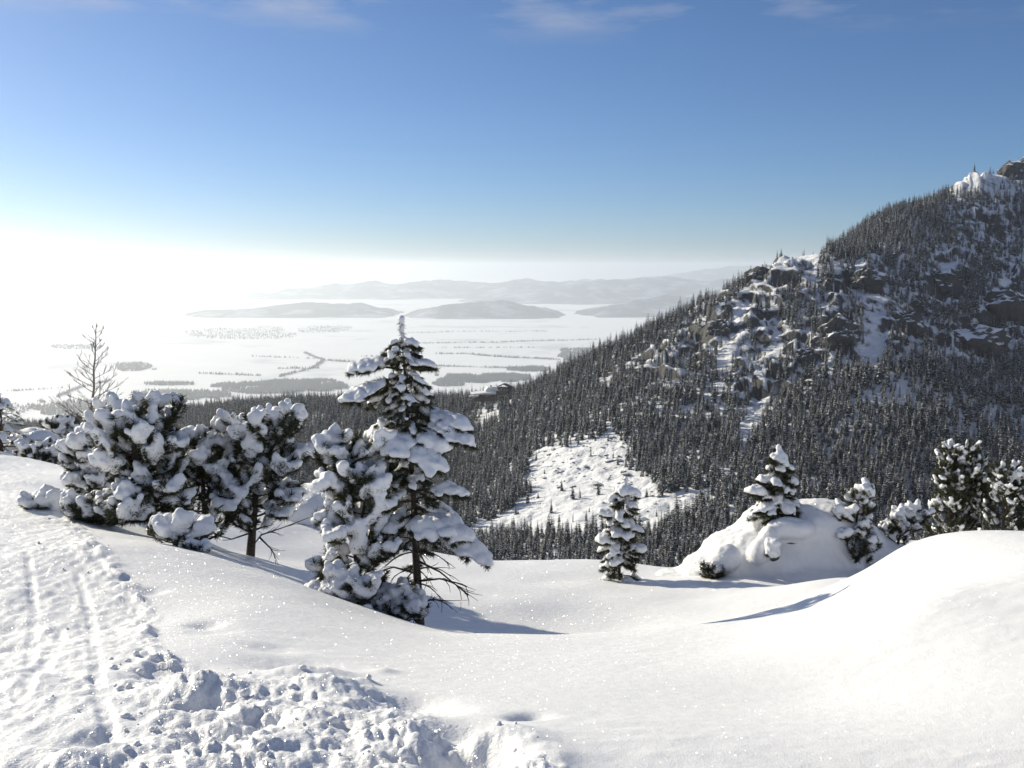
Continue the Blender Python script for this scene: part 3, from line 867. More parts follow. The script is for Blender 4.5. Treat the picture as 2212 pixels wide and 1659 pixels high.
for a_ in [(2212, 372, 24, 20, 1, 'dark rock knob at the very top of the mountain ridge'), (2110, 742, 27, 17, 2, 'wide dark overhanging crag at the foot of the cliffs, by the photo edge'), (2178, 672, 24, 20, 3, 'steep dark crag above the wide overhanging one'),
           (2040, 622, 17, 16, 4, 'snow topped crag halfway up the mountain among trees'), (1812, 728, 18, 15, 5, 'dark crag beside the long open snow patch on the mountainside'), (1640, 602, 14, 11, 6, 'small crag jutting at the tree lined skyline of the ridge'),
           (1745, 780, 13, 13, 7, 'low crag above the upright spruces in mid mountainside'), (1560, 715, 13, 11, 8, 'small dark crag left of the snowy gullies'), (1960, 705, 16, 14, 9, 'dark crag under the snow topped one'), (1880, 600, 15, 10, 10, 'flat dark crag over the long open snow patch')]:
    crag(*a_)

# ------------------------------------------------------------------ the two lodges among the trees
def boxm(name, x0, x1, y0, y1, z0, z1, m, parent):
    V = [(x, y, z) for x in (x0, x1) for y in (y0, y1) for z in (z0, z1)]
    Fq = [(0, 1, 3, 2), (4, 6, 7, 5), (0, 4, 5, 1), (2, 3, 7, 6), (0, 2, 6, 4), (1, 5, 7, 3)]
    return add_obj(name, new_mesh(name, V, Fq, [m], smooth=False), parent)
def prism(name, pts, y0, y1, m, parent):
    n = len(pts); V = [(x, y0, z) for x, z in pts] + [(x, y1, z) for x, z in pts]
    o = bpy.data.meshes.new(name)
    o.from_pydata(V, [], [tuple(range(n)), tuple(range(2 * n - 1, n - 1, -1))] + [(i, i + n, (i + 1) % n + n, (i + 1) % n) for i in range(n)])
    o.materials.append(m); o.update()
    return add_obj(name, o, parent)
def lodge():
    p = at(1050, 853, 1000); z = p.z
    e = empty('mountain_lodge', (p.x, p.y, z)); e.rotation_euler = (0, 0, .15)
    w = boxm('wall', -12, 8, -5, 7, -6, 1.6, M_timber, e)
    boxm('terrace', -14.5, -2, -9, -5.1, -3.2, -1.6, M_timber, e)
    prism('roof_snow', [(-15, 1.65), (9, 1.65), (9, 4.2), (-15, 2.3)], -9, 8, M_roofsnow, e)
    prism('canopy_snow', [(-18, .2), (-9, .2), (-9, 1.5), (-18, .8)], -12.5, -9.1, M_roofsnow, e)
    prism('attic_roof', [(-1.5, 4.3), (11.5, 4.3), (10.5, 8.0), (1.5, 8.0)], -3, 7, M_roofsnow, e)
    boxm('chimney', 4.5, 5.6, 0, 1.2, 8.05, 9.6, M_timber, e)
    for i in range(7):
        f = boxm('window', -11 + i * 2.6, -9.4 + i * 2.6, -5.12, -5.02, -.8, .9, M_plaster, e)
        boxm('pane', -10.8 + i * 2.6, -9.6 + i * 2.6, -5.2, -5.13, -.6, .7, M_glass, f)
    tag(e, 'low mountain lodge with a broad snow covered roof in the forest', 'building')
    p = at(1090, 841, 1050)
    e = empty('mountain_cabin', (p.x, p.y, p.z)); e.rotation_euler = (0, 0, -.3)
    boxm('wall', -7, 7, -4, 4, -6, 2.2, M_timber, e)
    prism('roof', [(-8.4, 1.9), (0, 5.6), (8.4, 1.9), (8.4, 2.3), (0, 6.1), (-8.4, 2.3)], -5, 5, M_timber, e)
    prism('roof_snow', [(-7.6, 2.72), (-1, 5.72), (-1, 6.4), (-7.9, 3.2)], -4.6, 4.6, M_roofsnow, e)
    boxm('annex', -14, -7.1, -3, 3, -5, .6, M_timber, e)
    boxm('annex_snow', -14.6, -7.2, -3.6, 3.6, .65, 1.5, M_roofsnow, e)
    for i in range(4):
        f = boxm('window', -6 + i * 3.2, -4.6 + i * 3.2, -4.12, -4.02, -1, .8, M_plaster, e)
        boxm('pane', -5.8 + i * 3.2, -4.8 + i * 3.2, -4.2, -4.13, -.8, .6, M_glass, f)
    tag(e, 'dark gabled cabin half hidden by spruces above the lodge', 'building')
lodge()

# ------------------------------------------------------------------ near trees under snow
ICO_V, ICO_F = None, None
def _ico():
    global ICO_V, ICO_F
    import bmesh
    bm = bmesh.new(); bmesh.ops.create_icosphere(bm, subdivisions=2, radius=1)
    ICO_V = np.array([v.co[:] for v in bm.verts]); ICO_F = np.array([[v.index for v in f.verts] for f in bm.faces]); bm.free()
_ico()
def remeshed(name, V, Fc, voxel, m, smooth_it=3, wob=0.0, seed=0, origin=None):
    if origin is not None: V = V - np.array(origin)
    me = new_mesh(name + '_raw', V, Fc)
    o = bpy.data.objects.new(name + '_raw', me); C.objects.link(o)
    md = o.modifiers.new('r', 'REMESH'); md.mode = 'VOXEL'; md.voxel_size = voxel; md.use_smooth_shade = True
    sm = o.modifiers.new('s', 'SMOOTH'); sm.iterations = smooth_it; sm.factor = .5
    dg = bpy.context.evaluated_depsgraph_get()
    out = bpy.data.meshes.new_from_object(o.evaluated_get(dg), depsgraph=dg)
    bpy.data.objects.remove(o); bpy.data.meshes.remove(me)
    out.name = name; out.materials.clear(); out.materials.append(m)
    n = len(out.vertices)
    if wob and n:
        co = np.empty(n * 3, np.float32); out.vertices.foreach_get('co', co); co = co.reshape(-1, 3).astype(float)
        nn = np.empty(n * 3, np.float32); out.vertices.foreach_get('normal', nn); nn = nn.reshape(-1, 3)
        d = fbm(co[:, 0] * 8 + co[:, 2] * 5.3, co[:, 1] * 8 - co[:, 2] * 4.1, 4, seed, .6) * wob
        co += nn * d[:, None]
        out.vertices.foreach_set('co', co.astype(np.float32).ravel()); out.update()
    out.polygons.foreach_set('use_smooth', np.ones(len(out.polygons), bool))
    return out
class Bits:
    """wood tubes, needle tufts and snow blobs of one tree or one bough"""
    def __init__(s): s.tubes = []; s.tufts = []; s.blobs = []
    def tube(s, pts, r0, r1): s.tubes.append((pts, r0, r1))
    def blob(s, c, d, a, b, h): s.blobs.append((Vector(c), Vector(d), a, b, h))
    def wood_mesh(s, name, m, origin, sides=6):
        V = []; Fc = []
        for pts, r0, r1 in s.tubes:
            n0 = len(V); n = len(pts)
            for i, p in enumerate(pts):
                d = (pts[min(i + 1, n - 1)] - pts[max(i - 1, 0)]).normalized()
                u = d.orthogonal().normalized(); w = d.cross(u)
                r = r0 + (r1 - r0) * i / (n - 1)
                for k in range(sides):
                    a = 6.28318 * k / sides
                    V.append(p + u * math.cos(a) * r + w * math.sin(a) * r - origin)
            for i in range(n - 1):
                for k in range(sides):
                    Fc.append((n0 + i * sides + k, n0 + i * sides + (k + 1) % sides, n0 + (i + 1) * sides + (k + 1) % sides, n0 + (i + 1) * sides + k))
        return np.array([tuple(v) for v in V]), np.array(Fc)
    def needle_arrays(s, origin, seed):
        r = np.random.default_rng(seed)
        T = s.tufts
        if not T: return None
        P = np.array([tuple(t[0] - origin) for t in T]); DN = np.array([t[4] for t in T], float); D = np.array([tuple(t[1]) for t in T]); L = np.array([t[2] for t in T]); N = np.array([t[3] for t in T], int)
        P = np.repeat(P, N, 0); D = np.repeat(D, N, 0); L = np.repeat(L, N); DN = np.repeat(DN, N); n = len(P)
        rnd = r.normal(size=(n, 3)); rnd -= (rnd * D).sum(1)[:, None] * D
        rnd /= np.linalg.norm(rnd, axis=1)[:, None] + 1e-9
        fw = r.uniform(.15, .95, n)[:, None]
        dirn = D * fw + rnd * np.sqrt(1 - fw ** 2 + 1e-6)
        dirn[:, 2] = np.where((DN > 0) & (dirn[:, 2] > -.1), -np.abs(dirn[:, 2]) * .6 - .05, dirn[:, 2])
        ln = (L * r.uniform(.7, 1.2, n))[:, None]
        sd = np.cross(dirn, r.normal(size=(n, 3))); sd /= np.linalg.norm(sd, axis=1)[:, None] + 1e-9
        w = ln * r.uniform(.045, .075, n)[:, None]
        st = P + D * (r.uniform(-.5, .5, n)[:, None] * ln * .7)
        a = st - sd * w; b = st + sd * w; c = st + dirn * ln
        V = np.stack([a, b, c], 1).reshape(-1, 3)
        return V, np.arange(n * 3).reshape(-1, 3)
    def snow_arrays(s):
        V = []; Fc = []
        for c, d, a, b, h in s.blobs:
            d = d.normalized() if d.length > 1e-6 else Vector((1, 0, 0))
            side = Vector((-d.y, d.x, 0)); side = side.normalized() if side.length > .05 else Vector((1, 0, 0))
            up = d.cross(side) * -1
            if up.z < 0: up = -up
            Mx = np.array([tuple(d * a), tuple(side * b), tuple(up * h)])
            n0 = len(V) * len(ICO_V)
            V.append(ICO_V @ Mx + np.array(tuple(c))); Fc.append(ICO_F + n0)
        return np.concatenate(V), np.concatenate(Fc)

def bez(p0, p1, p2, n=8):
    return [p0 * (1 - t) ** 2 + p1 * 2 * t * (1 - t) + p2 * t * t for t in [i / (n - 1) for i in range(n)]]
def along(pts, t):
    f = t * (len(pts) - 1); i = min(int(f), len(pts) - 2); f -= i
    return pts[i].lerp(pts[i + 1], f), (pts[i + 1] - pts[i]).normalized()

def dress(B, pts, r, style, snow, ts, start=.3, needle=1.0, blobr=.06):
    """needles along a shoot and snow lying on it. ts: tuft size"""
    L = sum((b - a).length for a, b in zip(pts[:-1], pts[1:]))
    if style == 'pine': start = max(start, .4)
    nt_ = max(2, int(L * (1 - start) / (ts * .42)))
    dn = 1 if snow > 0 else 0
    for i in range(nt_):
        t = start + (1 - start) * (i + .5) / nt_
        p, d = along(pts, t)
        if r.random() < needle:
            B.tufts.append((p + Vector((r.uniform(-1, 1), r.uniform(-1, 1), r.uniform(-1, .2))) * ts * .25, d, ts * r.uniform(.85, 1.2), int((32 if style == 'pine' else 28) * needle), dn))
    p, d = along(pts, 1.0)
    if needle > .3: B.tufts.append((p, d, ts * 1.1, int(30 * needle), dn))
    if snow > 0:
        br = blobr * (.55 + .5 * snow)
        if style == 'pine':
            n_ = max(3, int(L * .6 / (br * .55)))
            for i in range(n_):
                t = .5 + .56 * i / (n_ - 1)
                p, d = along(pts, min(t, 1)); k = r.uniform(.6, 1.12) * (.8 + .25 * math.sin(math.pi * i / (n_ - 1)))
                j = Vector((r.uniform(-1, 1), r.uniform(-1, 1), 0)) * br * .4
                B.blob(p + j + d * max(0, t - 1) * L + Vector((0, 0, br * k * .4 + ts * .08)), d, br * k * 1.2, br * k, br * k * .78)
            return
        nb = max(2, int(L * (1 - start) / (br * 1.1)))
        for i in range(nb):
            t = start + (1.03 - start) * (i + .5) / nb
            p, d = along(pts, min(t, 1))
            k = (.62 + .45 * math.sin(math.pi * min(1, (i + .8) / nb) ** 1.2)) * r.uniform(.8, 1.25)
            if r.random() > .55 + .45 * snow: continue
            h = br * k * (.78 - .12 * abs(d.z))
            B.blob(p + Vector((0, 0, h * .62 + ts * .12)), d, br * k * 1.25, br * k * (1.0 + .3 * snow), h)

def bough(B, pts, r, style, snow, ts, r0, twigs=6, spread=.5, needle=1.0, blobr=.07, dress_main=True):
    L = sum((b - a).length for a, b in zip(pts[:-1], pts[1:]))
    B.tube(pts, r0, r0 * .3)
    if dress_main: dress(B, pts, r, style, snow, ts, .35, needle, blobr)
    for k in range(twigs):
        t = (.28 + .66 * (k + r.uniform(.1, .9)) / twigs) if style != 'pine' else (.42 + .5 * (k + r.uniform(.1, .9)) / twigs)
        p, d = along(pts, t)
        sgn = 1 if k % 2 else -1
        side = Vector((-d.y, d.x, 0))
        side = side.normalized() if side.length > .05 else Vector((r.uniform(-1, 1), r.uniform(-1, 1), 0)).normalized()
        l = L * spread * (1.15 - t) * r.uniform(.7, 1.2) + ts * .6
        upw = r.uniform(.2, .8) if style == 'pine' else -.12
        dv = (d * r.uniform(.6, 1.0) + side * sgn * r.uniform(.55, .95) + Vector((0, 0, r.uniform(-.15, .15)))).normalized()
        q = p + dv * l * .55 + Vector((0, 0, -.04 * l)); e = p + dv * l + Vector((0, 0, upw * l))
        tp = bez(p, q, e, 5)
        B.tube(tp, r0 * .4, r0 * .15)
        dress(B, tp, r, style, snow * r.uniform(.5, 1.15) if r.random() < (.35 + .62 * min(1, snow) if style != 'pine' else .5 * snow) else 0, ts, .2, needle, blobr * .85)

def build(name, label, cat, stems, style='pine', boughs=(), whorls=14, maxlen=.6, profile=None, snow=.9, ts=.07, trunk_r=.05, seed=1, start=.12, voxel=.023, blobr=.075, twigs=5, dens=1.0, group=None, dead=(), dead_low=0.0, needle=1.0, base=None, nb=None):
    r = random.Random(seed)
    W = [[at(*q) for q in s] for s in stems]
    b0 = W[0][0].copy()
    if base is None: b0.z = min(b0.z, ground_z(b0.x, b0.y)) - .05; W[0][0] = b0
    root = empty(name, b0)
    T = Bits(); K = Bits()
    for si, pts in enumerate(W):
        # resample the stem as a smooth line
        n = 14; cur = []
        for i in range(n):
            p, d = along(pts, i / (n - 1)); cur.append(p)
        for _ in range(2):
            cur = [cur[0]] + [(cur[i - 1] + cur[i] * 2 + cur[i + 1]) / 4 for i in range(1, n - 1)] + [cur[-1]]
        tr = trunk_r if si == 0 else trunk_r * .6
        T.tube(cur, tr, tr * .18)
        H = (cur[-1] - cur[0]).length
        nw = max(3, int(whorls * (1 if si == 0 else H / ((W[0][-1] - W[0][0]).length + .01))))
        st = start if si == 0 else .25
        for w in range(nw):
            t = st + (.97 - st) * (((w + r.uniform(-.3, .3)) / nw) if style == 'pine' else max(0, (w + r.uniform(-.3, .3)) / nw) ** .82)
            t = min(max(t, 0), .985)
            p, d = along(cur, t)
            pr = profile(t) if profile else (1 - t) ** .75
            cnt = r.randint(*(nb or ((3, 5) if style == 'pine' else (4, 6)))) if r.random() < dens else 2
            a0 = r.uniform(0, 6.28)
            for k in range(cnt):
                a = a0 + 6.283 * k / cnt + r.uniform(-.35, .35)
                l = maxlen * pr * (r.uniform(.45, 1.3) if style == 'pine' else r.uniform(.55, 1.2)) + ts * .7
                hd = Vector((math.cos(a), math.sin(a), 0))
                if style == 'pine':
                    q = p + hd * l * .6 + Vector((0, 0, l * r.uniform(-.05, .15))); e = p + hd * l * .9 + Vector((0, 0, l * r.uniform(.25, .85)))
                else:
                    q = p + hd * l * .55 + Vector((0, 0, l * r.uniform(.05, .18))); e = p + hd * l + Vector((0, 0, -l * r.uniform(.12, .45)))
                bp = bez(p, q, e, 7)
                if t < dead_low and r.random() < .75:
                    K.tube(bp, .010, .003)
                    for _ in range(3):
                        pp, dd = along(bp, r.uniform(.3, .9)); K.tube(bez(pp, pp + dd * .08 + Vector((0, 0, .02)), pp + dd * .14 + Vector((r.uniform(-.08, .08), r.uniform(-.08, .08), r.uniform(-.06, .04))), 4), .005, .002)
                    continue
                sn = snow * r.uniform(.55, 1.2) * (.45 + .55 * min(1, t * 2.2))
                if r.random() > (.78 if style == 'pine' else .8): sn = 0
                bough(K, bp, r, style, sn, ts, max(.006, tr * .28 * (1 - t) + .004), max(1, int(twigs * (.4 + .6 * pr))), .45, needle, blobr)
        # leader
        p, d = along(cur, .93)
        dress(K, [p, cur[-1].lerp(p, .5), cur[-1]], r, style, snow if style == 'pine' else .35, ts, 0.0, needle, blobr * .8)
        K.blob(cur[-1] + Vector((0, 0, blobr * .1)), Vector((0, 0, 1)), blobr * .7, blobr * .6, blobr * .6)
    main = W[0]
    o0 = Vector(b0)
    V, Fc = T.wood_mesh('trunk', M_bark, o0, 9)
    add_obj('trunk', new_mesh('trunk', V, Fc, [M_bark]), root)
    for pts in dead:
        q = [at(*p) for p in pts]; n = len(q)
        K.tube(q, .014, .004)
        for _ in range(7):
            pp, dd = along(q, r.uniform(.2, .95)); K.tube(bez(pp, pp + dd * .1, pp + dd * .2 + Vector((r.uniform(-.12, .12), r.uniform(-.12, .12), r.uniform(-.15, .08))), 4), .006, .002)
    if K.tubes:
        V, Fc = K.wood_mesh('branches', M_bark, o0, 5)
        tag(add_obj('branches', new_mesh('branches', V, Fc, [M_bark]), root), kind='stuff')
    nd = K.needle_arrays(o0, seed)
    if nd: tag(add_obj('crown', new_mesh('crown', nd[0], nd[1], [M_needle], smooth=False), root), kind='stuff')
    if K.blobs:
        V, Fc = K.snow_arrays()
        tag(add_obj('snow_cover', remeshed('snow_cover', V, Fc, voxel, M_load, 2, .019, seed, o0), root), kind='stuff')
    # large boughs that can be told apart, each a part of its own
    for j, (ax, ay, tx, ty, dY, sn, wid) in enumerate(boughs):
        Bq = Bits(); Y0 = main[0].y
        p0 = at(ax, ay, Y0); p2 = at(tx, ty, Y0 + dY)
        L = (p2 - p0).length
        lift = .16 if style == 'spruce' else -.05
        p1 = p0.lerp(p2, .55) + Vector((0, 0, L * lift))
        pts = bez(p0, p1, p2, 9)
        bough(Bq, pts, r, style, sn, ts * 1.1, .014, int(5 + 4 * wid), .42 * wid, needle, blobr * (1 + (.25 if style == 'spruce' else .05) * wid))
        # a thick pad over the outer bough
        if sn > 1.2:
            for _ in range(int(7 * sn)):
                t = r.uniform(.35, 1.0); p, d = along(pts, t)
                side = Vector((-d.y, d.x, 0)).normalized()
                k = blobr * r.uniform(.8, 1.4) * min(sn, 1.8) * (.56 if style == 'spruce' else .45) * (1.1 - .45 * abs(t - .65) * 2)
                Bq.blob(p + side * r.uniform(-1, 1) * .11 * wid + Vector((0, 0, k * .35)), d, k * 1.35, k * 1.15, k * .62)
        V, Fc = Bq.wood_mesh('bough', M_bark, o0, 5)
        bo = add_obj('bough', new_mesh('bough', V, Fc, [M_bark]), root)
        nd = Bq.needle_arrays(o0, seed + j)
        if nd: tag(add_obj('needles', new_mesh('needles', nd[0], nd[1], [M_needle], smooth=False), bo), kind='stuff')
        if Bq.blobs:
            V, Fc = Bq.snow_arrays()
            add_obj('snow_pad', remeshed('snow_pad', V, Fc, voxel, M_load, 2, .019, seed + j, o0), bo)
    return tag(root, label, cat, group)

def prof_spruce_main(t):
    # narrow top, thin middle, broader skirt
    return float(np.interp(t, [0, .15, .3, .45, .55, .68, .8, .9, 1], [.35, .5, .62, .5, .42, .42, .5, .36, .1]))
Y0 = 10.0
build('spruce_tree', 'tallest snow laden spruce with bare lower trunk in the middle of the snow hollow', 'tree',
      [[(908, 1357, Y0), (898, 1200, Y0), (892, 1050, Y0), (880, 900, Y0), (867, 692, Y0)]], 'spruce', whorls=24, maxlen=.58, profile=prof_spruce_main, snow=.5, ts=.05, trunk_r=.05, seed=21, start=.16, voxel=.018, blobr=.048, twigs=4, dead_low=.32,
      boughs=[(870, 800, 757, 803, -.1, 1.2, 1.0), (872, 830, 748, 870, -.25, 1.5, 1.1), (874, 840, 800, 880, .15, 1.0, 1.0), (868, 790, 936, 797, 0, .9, .9),
              (881, 905, 1016, 930, -.1, 1.2, 1.0), (882, 915, 1020, 966, -.25, 1.3, .9), (880, 890, 958, 908, .15, 1.0, .9),
              (884, 945, 848, 985, -.42, 1.9, 1.2), (884, 945, 942, 1020, -.45, 1.7, 1.0), (884, 940, 958, 975, -.3, 1.5, 1.0), (884, 940, 800, 945, .1, 1.3, 1.1),
              (892, 1060, 1006, 1073, -.1, .9, .9), (892, 1080, 990, 1128, .2, .8, 1.0), (894, 1120, 1000, 1165, -.3, 1.9, 1.3), (895, 1130, 1056, 1215, -.2, 1.8, 1.1), (895, 1120, 925, 1165, -.45, 1.5, 1.1), (894, 1110, 838, 1150, -.3, 1.2, 1.0)],
      dead=[[(900, 1210, 10), (950, 1235, 9.9), (1012, 1286, 9.8)], [(903, 1255, 10), (950, 1250, 9.8), (1000, 1262, 9.7)], [(905, 1285, 10), (860, 1300, 9.8), (820, 1330, 9.6)], [(903, 1240, 10), (850, 1225, 9.9), (800, 1240, 9.8)], [(906, 1300, 10), (935, 1295, 9.9), (965, 1298, 9.8)]])
build('pine_tree', 'snow laden young pine leaning left, directly beside the tallest spruce', 'tree',
      [[(778, 1330, 9.8), (770, 1200, 9.8), (750, 1060, 9.85), (718, 930, 9.9)], [(768, 1180, 9.8), (790, 1080, 9.7), (784, 1016, 9.65)]], 'pine', whorls=15, maxlen=.30, profile=lambda t: float(np.interp(t, [0, .3, .6, .85, 1], [.8, .95, .8, .5, .15])), snow=1.25, ts=.062, trunk_r=.035, seed=33, start=.08, voxel=.018, blobr=.066, twigs=3,
      boughs=[(760, 1090, 690, 1128, -.1, 1.2, .8), (752, 1040, 700, 1052, -.25, 1.5, .8), (745, 1010, 830, 955, -.1, 1.4, 1.0), (765, 1180, 705, 1215, -.1, 1.1, .8), (770, 1250, 680, 1225, 0, 1.3, .7), (775, 1300, 670, 1288, -.15, 1.3, .8), (765, 1150, 715, 1165, -.4, 1.3, .8), (772, 1230, 850, 1190, -.3, 1.0, .9)])
build('pine_shrub', 'low snow buried pine bush at the foot of the leaning young pine', 'shrub',
      [[(742, 1318, 9.3), (735, 1270, 9.3), (728, 1238, 9.3)], [(740, 1310, 9.3), (770, 1280, 9.2), (800, 1262, 9.2)], [(742, 1316, 9.3), (715, 1300, 9.25), (690, 1283, 9.2)]], 'pine', whorls=6, maxlen=.22, snow=1.1, ts=.06, trunk_r=.02, seed=35, start=.15, voxel=.018, blobr=.07, twigs=3)
build('pine_shrub', 'small snow capped conifer scrub huddled against the tallest spruce trunk', 'shrub',
      [[(868, 1345, 9.6), (866, 1300, 9.6), (870, 1265, 9.6)], [(868, 1342, 9.6), (845, 1320, 9.5), (825, 1300, 9.5)], [(868, 1345, 9.6), (885, 1325, 9.4), (895, 1312, 9.4)]], 'pine', whorls=6, maxlen=.2, snow=.9, ts=.055, trunk_r=.018, seed=36, start=.15, voxel=.018, blobr=.06, twigs=3)

# pines on the left
def prof_round(t): return float(np.interp(t, [0, .25, .5, .72, .85, 1], [.8, 1.1, .95, .5, .3, .1]))
build('pine_tree', 'broad many-topped snowy pine with thick dark trunk on the trail edge', 'tree',
      [[(333, 1165, 12), (325, 1080, 12), (310, 960, 12), (302, 864, 12)], [(325, 1090, 12), (265, 960, 12.1), (240, 872, 12.1)], [(318, 1000, 12), (335, 930, 11.9), (337, 860, 11.9)], [(322, 1060, 12), (285, 960, 11.7), (272, 880, 11.7)]], 'pine', whorls=9, maxlen=.38, profile=prof_round, snow=1.08, ts=.076, trunk_r=.08, seed=41, start=.26, voxel=.023, blobr=.078, twigs=3,
      boughs=[(318, 1040, 212, 1000, -.5, 1.7, .9), (320, 1060, 262, 1075, -.6, 1.6, .8), (322, 1090, 215, 1110, -.3, 1.2, 1.0), (312, 980, 385, 965, -.2, 1.2, .9), (325, 1100, 400, 1090, -.3, .9, 1.0), (320, 1050, 375, 1060, -.6, 1.2, .8)])
build('pine_tree', 'slim snowy pine ending the pine group below the leafless tree', 'tree',
      [[(195, 1085, 14), (195, 1020, 14), (186, 926, 14)]], 'pine', whorls=9, maxlen=.32, profile=prof_round, snow=1.08, ts=.076, trunk_r=.04, seed=43, start=.1, voxel=.022, blobr=.078, twigs=3,
      boughs=[(193, 1000, 132, 968, -.2, 1.4, .8), (195, 1050, 150, 1045, -.3, 1.5, .9), (192, 980, 165, 962, -.4, 1.5, .7)])
build('pine_tree', 'middle snowy pine with two pointed tops in the pine group', 'tree',
      [[(440, 1182, 12.6), (442, 1100, 12.6), (470, 1000, 12.6), (502, 902, 12.6)], [(442, 1100, 12.6), (435, 1000, 12.5), (428, 930, 12.5)]], 'pine', whorls=9, maxlen=.36, profile=prof_round, snow=1.08, ts=.076, trunk_r=.06, seed=45, start=.1, voxel=.023, blobr=.078, twigs=3,
      boughs=[(448, 1040, 425, 990, -.5, 1.5, .8), (452, 1050, 520, 1070, -.5, 1.5, 1.0), (445, 1080, 500, 1100, -.6, 1.6, .8), (445, 1060, 395, 1000, -.2, 1.2, .8), (470, 1000, 545, 985, -.3, 1.3, .9)])
build('pine_tree', 'snowy pine with bare trunk foot standing nearest the snow dome, in the pine group', 'tree',
      [[(540, 1200, 12.6), (548, 1110, 12.6), (560, 1000, 12.6), (583, 888, 12.6)], [(556, 1040, 12.6), (570, 960, 12.4), (560, 896, 12.4)], [(562, 1000, 12.6), (600, 950, 12.5), (608, 900, 12.5)]], 'pine', whorls=9, maxlen=.40, profile=lambda t: float(np.interp(t, [0, .2, .5, .72, .85, 1], [.5, 1, 1.05, .5, .3, .1])), snow=1.08, ts=.076, trunk_r=.06, seed=47, start=.22, voxel=.023, blobr=.078, twigs=3,
      boughs=[(556, 1030, 662, 985, -.1, 1.2, .9), (556, 1040, 640, 1080, -.3, 1.2, 1.0), (552, 1080, 500, 1060, -.4, 1.3, .9), (552, 1090, 615, 1115, -.3, .9, .9), (555, 1050, 630, 1010, -.4, 1.2, .9)],
      dead=[[(545, 1180, 12.6), (565, 1155, 12.5), (610, 1140, 12.4), (668, 1118, 12.3)], [(560, 1160, 12.5), (580, 1180, 12.4), (590, 1192, 12.3)], [(545, 1150, 12.6), (500, 1165, 12.4), (450, 1150, 12.3)]])
build('pine_shrub', 'small forked pine shrub carrying two big round snow caps', 'shrub',
      [[(374, 1192, 9.9), (385, 1165, 9.9), (390, 1130, 9.9)], [(378, 1180, 9.9), (368, 1160, 9.85), (362, 1150, 9.85)], [(388, 1160, 9.9), (420, 1155, 9.95), (440, 1145, 10)]], 'pine', whorls=4, maxlen=.16, snow=1.3, ts=.06, trunk_r=.022, seed=51, start=.5, voxel=.018, blobr=.06, twigs=3,
      boughs=[(385, 1165, 352, 1150, -.1, 1.9, .7), (388, 1155, 400, 1128, -.1, 2.0, .7), (390, 1160, 446, 1148, 0, 2.2, .7)])
build('pine_shrub', 'flat snow pad on a low pine twig at the crest of the slope', 'shrub',
      [[(410, 1205, 9.6), (422, 1196, 9.6), (436, 1190, 9.6)]], 'pine', whorls=4, maxlen=.14, snow=1.2, ts=.05, trunk_r=.012, seed=53, start=.1, voxel=.018, blobr=.055, twigs=2)
build('pine_shrub', 'snow covered pine scrub under the broad many-topped pine', 'shrub',
      [[(215, 1128, 12), (215, 1112, 12), (212, 1095, 12)], [(230, 1130, 11.8), (250, 1115, 11.8), (262, 1100, 11.8)], [(225, 1130, 11.9), (195, 1118, 11.9), (175, 1108, 11.9)], [(235, 1135, 11.5), (290, 1125, 11.6), (310, 1118, 11.6)]], 'pine', whorls=6, maxlen=.32, snow=1.0, ts=.08, trunk_r=.025, seed=55, start=.1, voxel=.023, blobr=.085, twigs=3)
build('pine_shrub', 'round snow ball shrub beside the trail, with a twig poking out', 'shrub',
      [[(118, 1105, 12.4), (120, 1092, 12.4), (122, 1080, 12.4)], [(112, 1104, 12.4), (105, 1095, 12.3), (98, 1090, 12.3)], [(105, 1104, 12.4), (80, 1095, 12.3), (62, 1083, 12.3)]], 'pine', whorls=4, maxlen=.18, snow=1.3, ts=.06, trunk_r=.02, seed=57, start=.2, voxel=.018, blobr=.075, twigs=2,
      boughs=[(115, 1098, 132, 1090, -.1, 2.2, .6)])
build('conifer_tree', 'thin frosted conifer cut by the edge of the photo, by the trail', 'tree',
      [[(3, 975, 24), (2, 910, 24), (0, 852, 24)]], 'spruce', whorls=9, maxlen=.7, profile=lambda t: (1 - t) ** .6, snow=.8, ts=.07, trunk_r=.05, seed=61, start=.1, voxel=.035, blobr=.07, twigs=3, needle=.4, boughs=[(3, 960, 60, 958, 0, .4, .8)])
build('pine_shrub', 'dark snow speckled scrub below the distant snow hump by the trail', 'shrub',
      [[(88, 1003, 21.5), (90, 980, 21.5), (95, 962, 21.5)], [(85, 1003, 21.5), (60, 985, 21.5), (55, 972, 21.5)], [(92, 1003, 21.5), (120, 988, 21.5), (130, 975, 21.5)]], 'pine', whorls=6, maxlen=.45, snow=1.0, ts=.08, trunk_r=.03, seed=63, start=.05, voxel=.035, blobr=.09, twigs=3)
build('pine_shrub', 'small dark bushy conifer behind the distant snow hump by the trail', 'shrub',
      [[(125, 965, 26), (126, 935, 26), (128, 903, 26)], [(125, 960, 26), (142, 925, 26), (150, 905, 26)]], 'pine', whorls=7, maxlen=.5, snow=.9, ts=.08, trunk_r=.04, seed=64, start=.1, voxel=.04, blobr=.09, twigs=3, base=1)
build('pine_shrub', 'frosted grey scrub between the bushy conifer and the slim pine', 'shrub',
      [[(165, 1000, 22), (165, 965, 22), (168, 935, 22)], [(165, 995, 22), (150, 970, 22), (148, 950, 22)], [(165, 995, 22), (182, 985, 22), (195, 975, 22)]], 'pine', whorls=6, maxlen=.4, snow=.6, ts=.07, trunk_r=.02, seed=65, start=.1, voxel=.035, blobr=.05, twigs=3, needle=.35, base=1)

